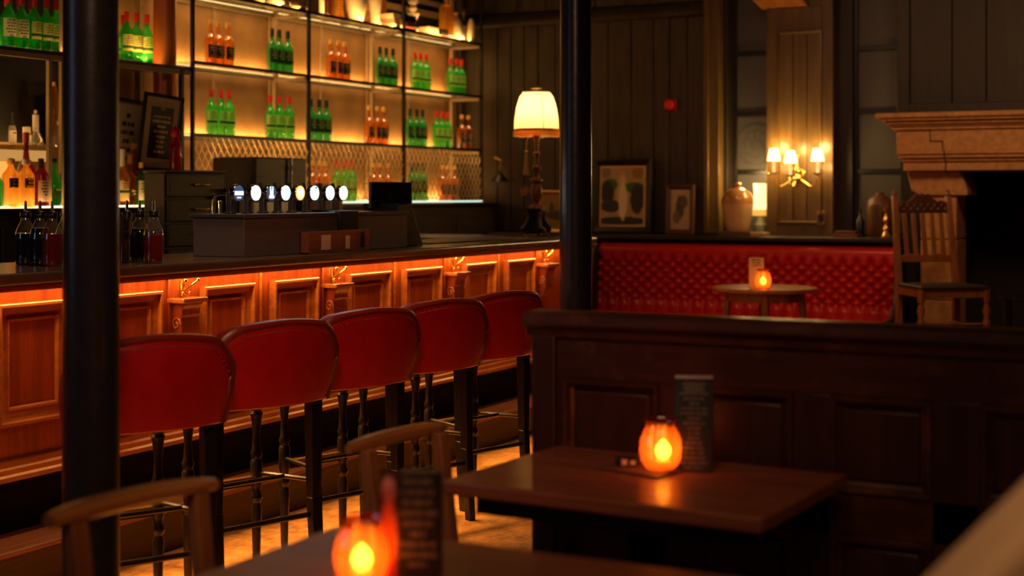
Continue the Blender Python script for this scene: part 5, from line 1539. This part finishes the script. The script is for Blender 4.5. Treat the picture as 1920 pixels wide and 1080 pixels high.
# near folded menu, three leaves
nm = thing('menu_holder', 'nearest black folded menu with a red picture on its side leaf', 'menu', (-1.235, 2.045, .7505), rz=.42)
obj('front_leaf', MB().box(-.030, .038, -.003, 0, 0, .172), printed('menu_print_near', (.012, .012, .012), (.20, .16, .13), .017, .028, .02, .19, 'X', 140), nm)
g = obj('side_leaf', MB().box(-.040, .0, -.002, 0, -.086, .086), picture('red_menu_picture', (.10, .02, .015), [(-.02, -.02, .016, .06, (.75, .12, .04)), (-.02, .055, .014, .022, (.60, .16, .14)), (-.022, -.075, .015, .02, (.55, .04, .02))], noise=.6), nm)
g.location = (-.030, -.002, .087); g.rotation_euler = (0, 0, -.55)
obj('rear_leaf', MB().box(-.030, .038, .025, .028, 0, .170), M['black'], nm)
obj('top_edge', MB().box(-.028, .036, .0, .025, .168, .172), M['black'], nm)

# ------------------------------------------------------------------ wooden armchairs
def armchair(label, c, rz, rail_h=.80, curve=.05, half=.21, thick=.020):
    """faces +x; curved crest rail on posts"""
    r = thing('wooden_armchair', label, 'chair', (c[0], c[1], 0), rz, group='bow backed wooden chairs')
    pts = []
    for k in range(13):
        t = -1 + k / 6
        pts.append((-.20 - .02 + curve * t * t, t * half * 1.12, rail_h - .004 * t * t))
    mb = MB(); vs = []; nn = 8
    for k, p in enumerate(pts):
        t = abs(-1 + k / 6)
        hh = .018 * (1 - .30 * t ** 4); ww = thick * (1 - .45 * t ** 6)
        for i in range(nn):
            a = 2 * PI * (i + .5) / nn
            vs.append((p[0] + ww * 1.1 * math.cos(a), p[1], p[2] + hh * math.sin(a)))
    fs = [(j * nn + i, j * nn + (i + 1) % nn, (j + 1) * nn + (i + 1) % nn, (j + 1) * nn + i) for j in range(12) for i in range(nn)] + [tuple(range(nn)), tuple(12 * nn + i for i in range(nn))]
    mb.add(vs, fs)
    obj('crest_rail', mb, M['chair_wood'], r)
    for s in (-1, 1):
        obj('rear_post', MB().bar((-.18, s * half * .74, 0), (-.15, s * half * .80, .44), .017, .017, .019, .019).bar((-.15, s * half * .80, .44), (-.195, s * half * .84, rail_h - .01), .018, .018, .015, .019), M['chair_wood_z'], r, bevel=.004)
        obj('front_leg', MB().bar((.16, s * .16, 0), (.14, s * .165, .44), .015, .015, .019, .019), M['chair_wood_z'], r, bevel=.004)
        obj('side_rail', MB().tube([(-.16, s * half * .85, .20), (.15, s * .162, .20)], .010, 8), M['chair_wood_z'], r)
    obj('seat', MB().prism([(-.19, -.17), (-.12, -.185), (.17, -.185), (.185, 0), (.17, .185), (-.12, .185), (-.19, .17)], .435, .462, MZ), M['chair_wood'], r, bevel=.008, seg=3)
    return r
armchair('near bow-backed wooden chair at the lower left edge', (-1.70, 2.105), -.10, .80, .018, .180, .034)
armchair('second bow-backed wooden chair drawn up to the partition table', (-1.635, 2.955), -.08, .80, .006, .170, .018)

# ------------------------------------------------------------------ cream chair close to the lens, lower right
ch = thing('cream_armchair', 'cream upholstered armchair with sloping shoulder at the lower right corner', 'armchair', (-0.175, 1.66, 0), rz=HEAD)
bk_ = [(-.34, .20), (-.34, .62), (-.32, .76), (-.28, .84), (.0, 1.115), (.04, 1.13), (.10, 1.135), (.30, 1.13), (.36, 1.09), (.60, .84), (.64, .76), (.66, .62), (.66, .20)]
obj('backrest', MB().prism(bk_, -.06, .06, lambda a, b, w_: (a, w_, b)), M['cream'], ch, bevel=.02, seg=4)
obj('seat_cushion', MB().box(-.24, .56, -.62, -.06, .34, .48), M['cream'], ch, bevel=.03, seg=4)
obj('seat_base', MB().box(-.24, .56, -.60, -.06, .18, .34), M['cream'], ch, bevel=.02, seg=3)
for s in (-.34, .56):
    obj('arm', MB().box(s, s + .10, -.58, -.06, .20, .66), M['cream'], ch, bevel=.03, seg=4)
for a in (-.28, .60):
    for b in (0.0, -.52):
        obj('leg', MB().bar((a, b, 0), (a, b, .2), .015, .015, .022, .022), M['black_wood'], ch)

# ================================================================== DECORATION ON THE TOP SHELF
DZ = 2.631
xd = -6.02
def deco(px_, prof, mt, name, label, cat, n=20, x=xd, parts=None):
    r = thing(name, label, cat, (x, y_at(px_, x), DZ), group='ornaments along the top shelf')
    obj('body', MB().lathe(prof, n), M[mt], r)
    if parts: parts(r)
    return r
deco(486, [(.03, 0), (.035, .01), (.035, .10), (.015, .13)], 'book_a', 'jug', 'ochre jug at the left of the top shelf', 'jug')
deco(520, [(.07, 0), (.09, .02), (.085, .05), (.04, .07), (.02, .10), (.03, .14)], 'ivory', 'bowl', 'ivory footed bowl left on the top shelf', 'bowl')
deco(552, [(.08, 0), (.085, .03), (.06, .06), (.02, .075)], 'stoneware_top', 'bowl', 'brown low bowl beside the ivory one on the top shelf', 'bowl')
deco(603, [(.035, 0), (.035, .01), (.018, .03), (.018, .26), (.03, .28)], 'ivory', 'candle_holder', 'slim ivory candle pillar on the top shelf', 'candle')
deco(615, [(.05, 0), (.055, .02), (.06, .25), (.05, .30)], 'g_amber', 'glass_vase', 'mottled amber glass vase on the top shelf', 'vase', x=-6.12)
deco(637, [(.03, 0), (.03, .05), (.022, .10), (.035, .20), (.03, .28)], 'g_amber_l', 'bottle_vase', 'narrow yellow glass vase on the top shelf', 'vase')
deco(650, [(.05, 0), (.035, .05), (.03, .13), (.05, .16), (.05, .24)], 'book_b', 'dark_jug', 'dark brown jug between the pale vases', 'jug', x=-6.13)
deco(668, [(.045, 0), (.05, .02), (.07, .10), (.085, .20), (.06, .27), (.05, .30)], 'ivory', 'ceramic_vase', 'large ivory vase bulging upward on the top shelf', 'vase')
deco(682, [(.04, 0), (.045, .03), (.04, .13), (.055, .15), (.05, .22), (.055, .30)], 'stoneware_top', 'clay_jar', 'orange brown clay jar beside the ivory vase', 'jar', x=-6.13)
deco(703, [(.05, 0), (.05, .02), (.035, .05), (.045, .15), (.06, .28), (.05, .35)], 'ivory', 'ceramic_vase', 'slender ivory flared vase left of the book pile', 'vase')
deco(713, [(.045, 0), (.05, .15), (.05, .32)], 'g_amber_l', 'glass_vase', 'tall yellow glass cylinder beside the flared vase', 'vase', x=-6.12)
deco(775, [(.04, 0), (.04, .03), (.015, .07), (.02, .10), (.03, .12), (.05, .16)], 'ivory', 'china_figure', 'white china pear shape right of the big books', 'ornament')
deco(774, [(.05, 0), (.045, .02), (.02, .05), (.015, .20), (.035, .22), (.035, .235), (.015, .25), (.04, .27), (.045, .31), (.03, .34)], 'ivory', 'candlestick', 'pale turned candlestick behind the white pear shape', 'candlestick', x=-6.13)
def stopper(r): obj('stopper', MB().lathe([(.012, .30), (.022, .32), (.022, .345), (1e-5, .355)], 14), M['stoneware_top'], r)
deco(837, [(.055, 0), (.06, .01), (.06, .27), (.02, .29), (.012, .30)], 'g_amber_l', 'flagon', 'yellow cylindrical flagon with ball stopper on the top shelf', 'bottle', parts=stopper)
deco(854, [(.07, 0), (.075, .02), (.07, .10), (.045, .18), (.02, .21), (.022, .24)], 'ivory', 'stoneware_flask', 'white conical flask near the right end of the top shelf', 'flask')
deco(869, [(.05, 0), (.055, .02), (.05, .13), (.055, .15), (.012, .20), (.012, .25), (.022, .27), (.015, .30)], 'book_b', 'dark_decanter', 'dark decanter with round stopper at the right shelf end', 'decanter', x=-6.06)
deco(883, [(.02, 0), (.035, .05), (.03, .15), (.012, .20)], 'ivory', 'ivory_vase', 'small ivory vase at the far right of the top shelf', 'vase', x=-5.95)
for k, (px_, wd, dp, h0, h1, mt, lab) in enumerate(((733, .075, .09, 0, .045, 'ivory', 'lowest cream book of the pile left of the dark books'), (733, .065, .085, .046, .082, 'book_a', 'middle ochre book of the cream pile on the top shelf'),
        (731, .055, .08, .083, .12, 'ivory', 'topmost cream book of the pile on the top shelf'), (755, .085, .10, 0, .035, 'book_c', 'lowest dark red book right of the cream pile'),
        (755, .08, .10, .036, .075, 'book_b', 'middle dark brown book of the tall dark pile'), (754, .085, .10, .076, .125, 'black', 'topmost black book of the tall dark pile'),
        (806, .08, .08, 0, .022, 'book_a', 'lower ochre book behind the yellow flagon'), (803, .07, .07, .023, .075, 'ivory', 'upper cream book left of the yellow flagon'),
        (823, .055, .08, 0, .02, 'book_c', 'lower red book beside the yellow flagon'), (823, .05, .075, .021, .075, 'black', 'upper black book beside the yellow flagon'))):
    yy = y_at(px_, xd)
    tag(obj('book', MB().box(xd - dp * .7, xd + dp * .8, yy - wd, yy + wd, DZ + h0, DZ + h1), M[mt], bevel=.003), lab, 'book', 'books on the top shelf')
# rail on the wall above the top shelf
struct('trim_9', MB().box(-6.34, -6.28, 7.0, 10.98, 2.86, 2.905).box(-6.34, -6.30, 7.0, 10.98, 2.96, 3.0), M['tan_post'], bevel=.004)
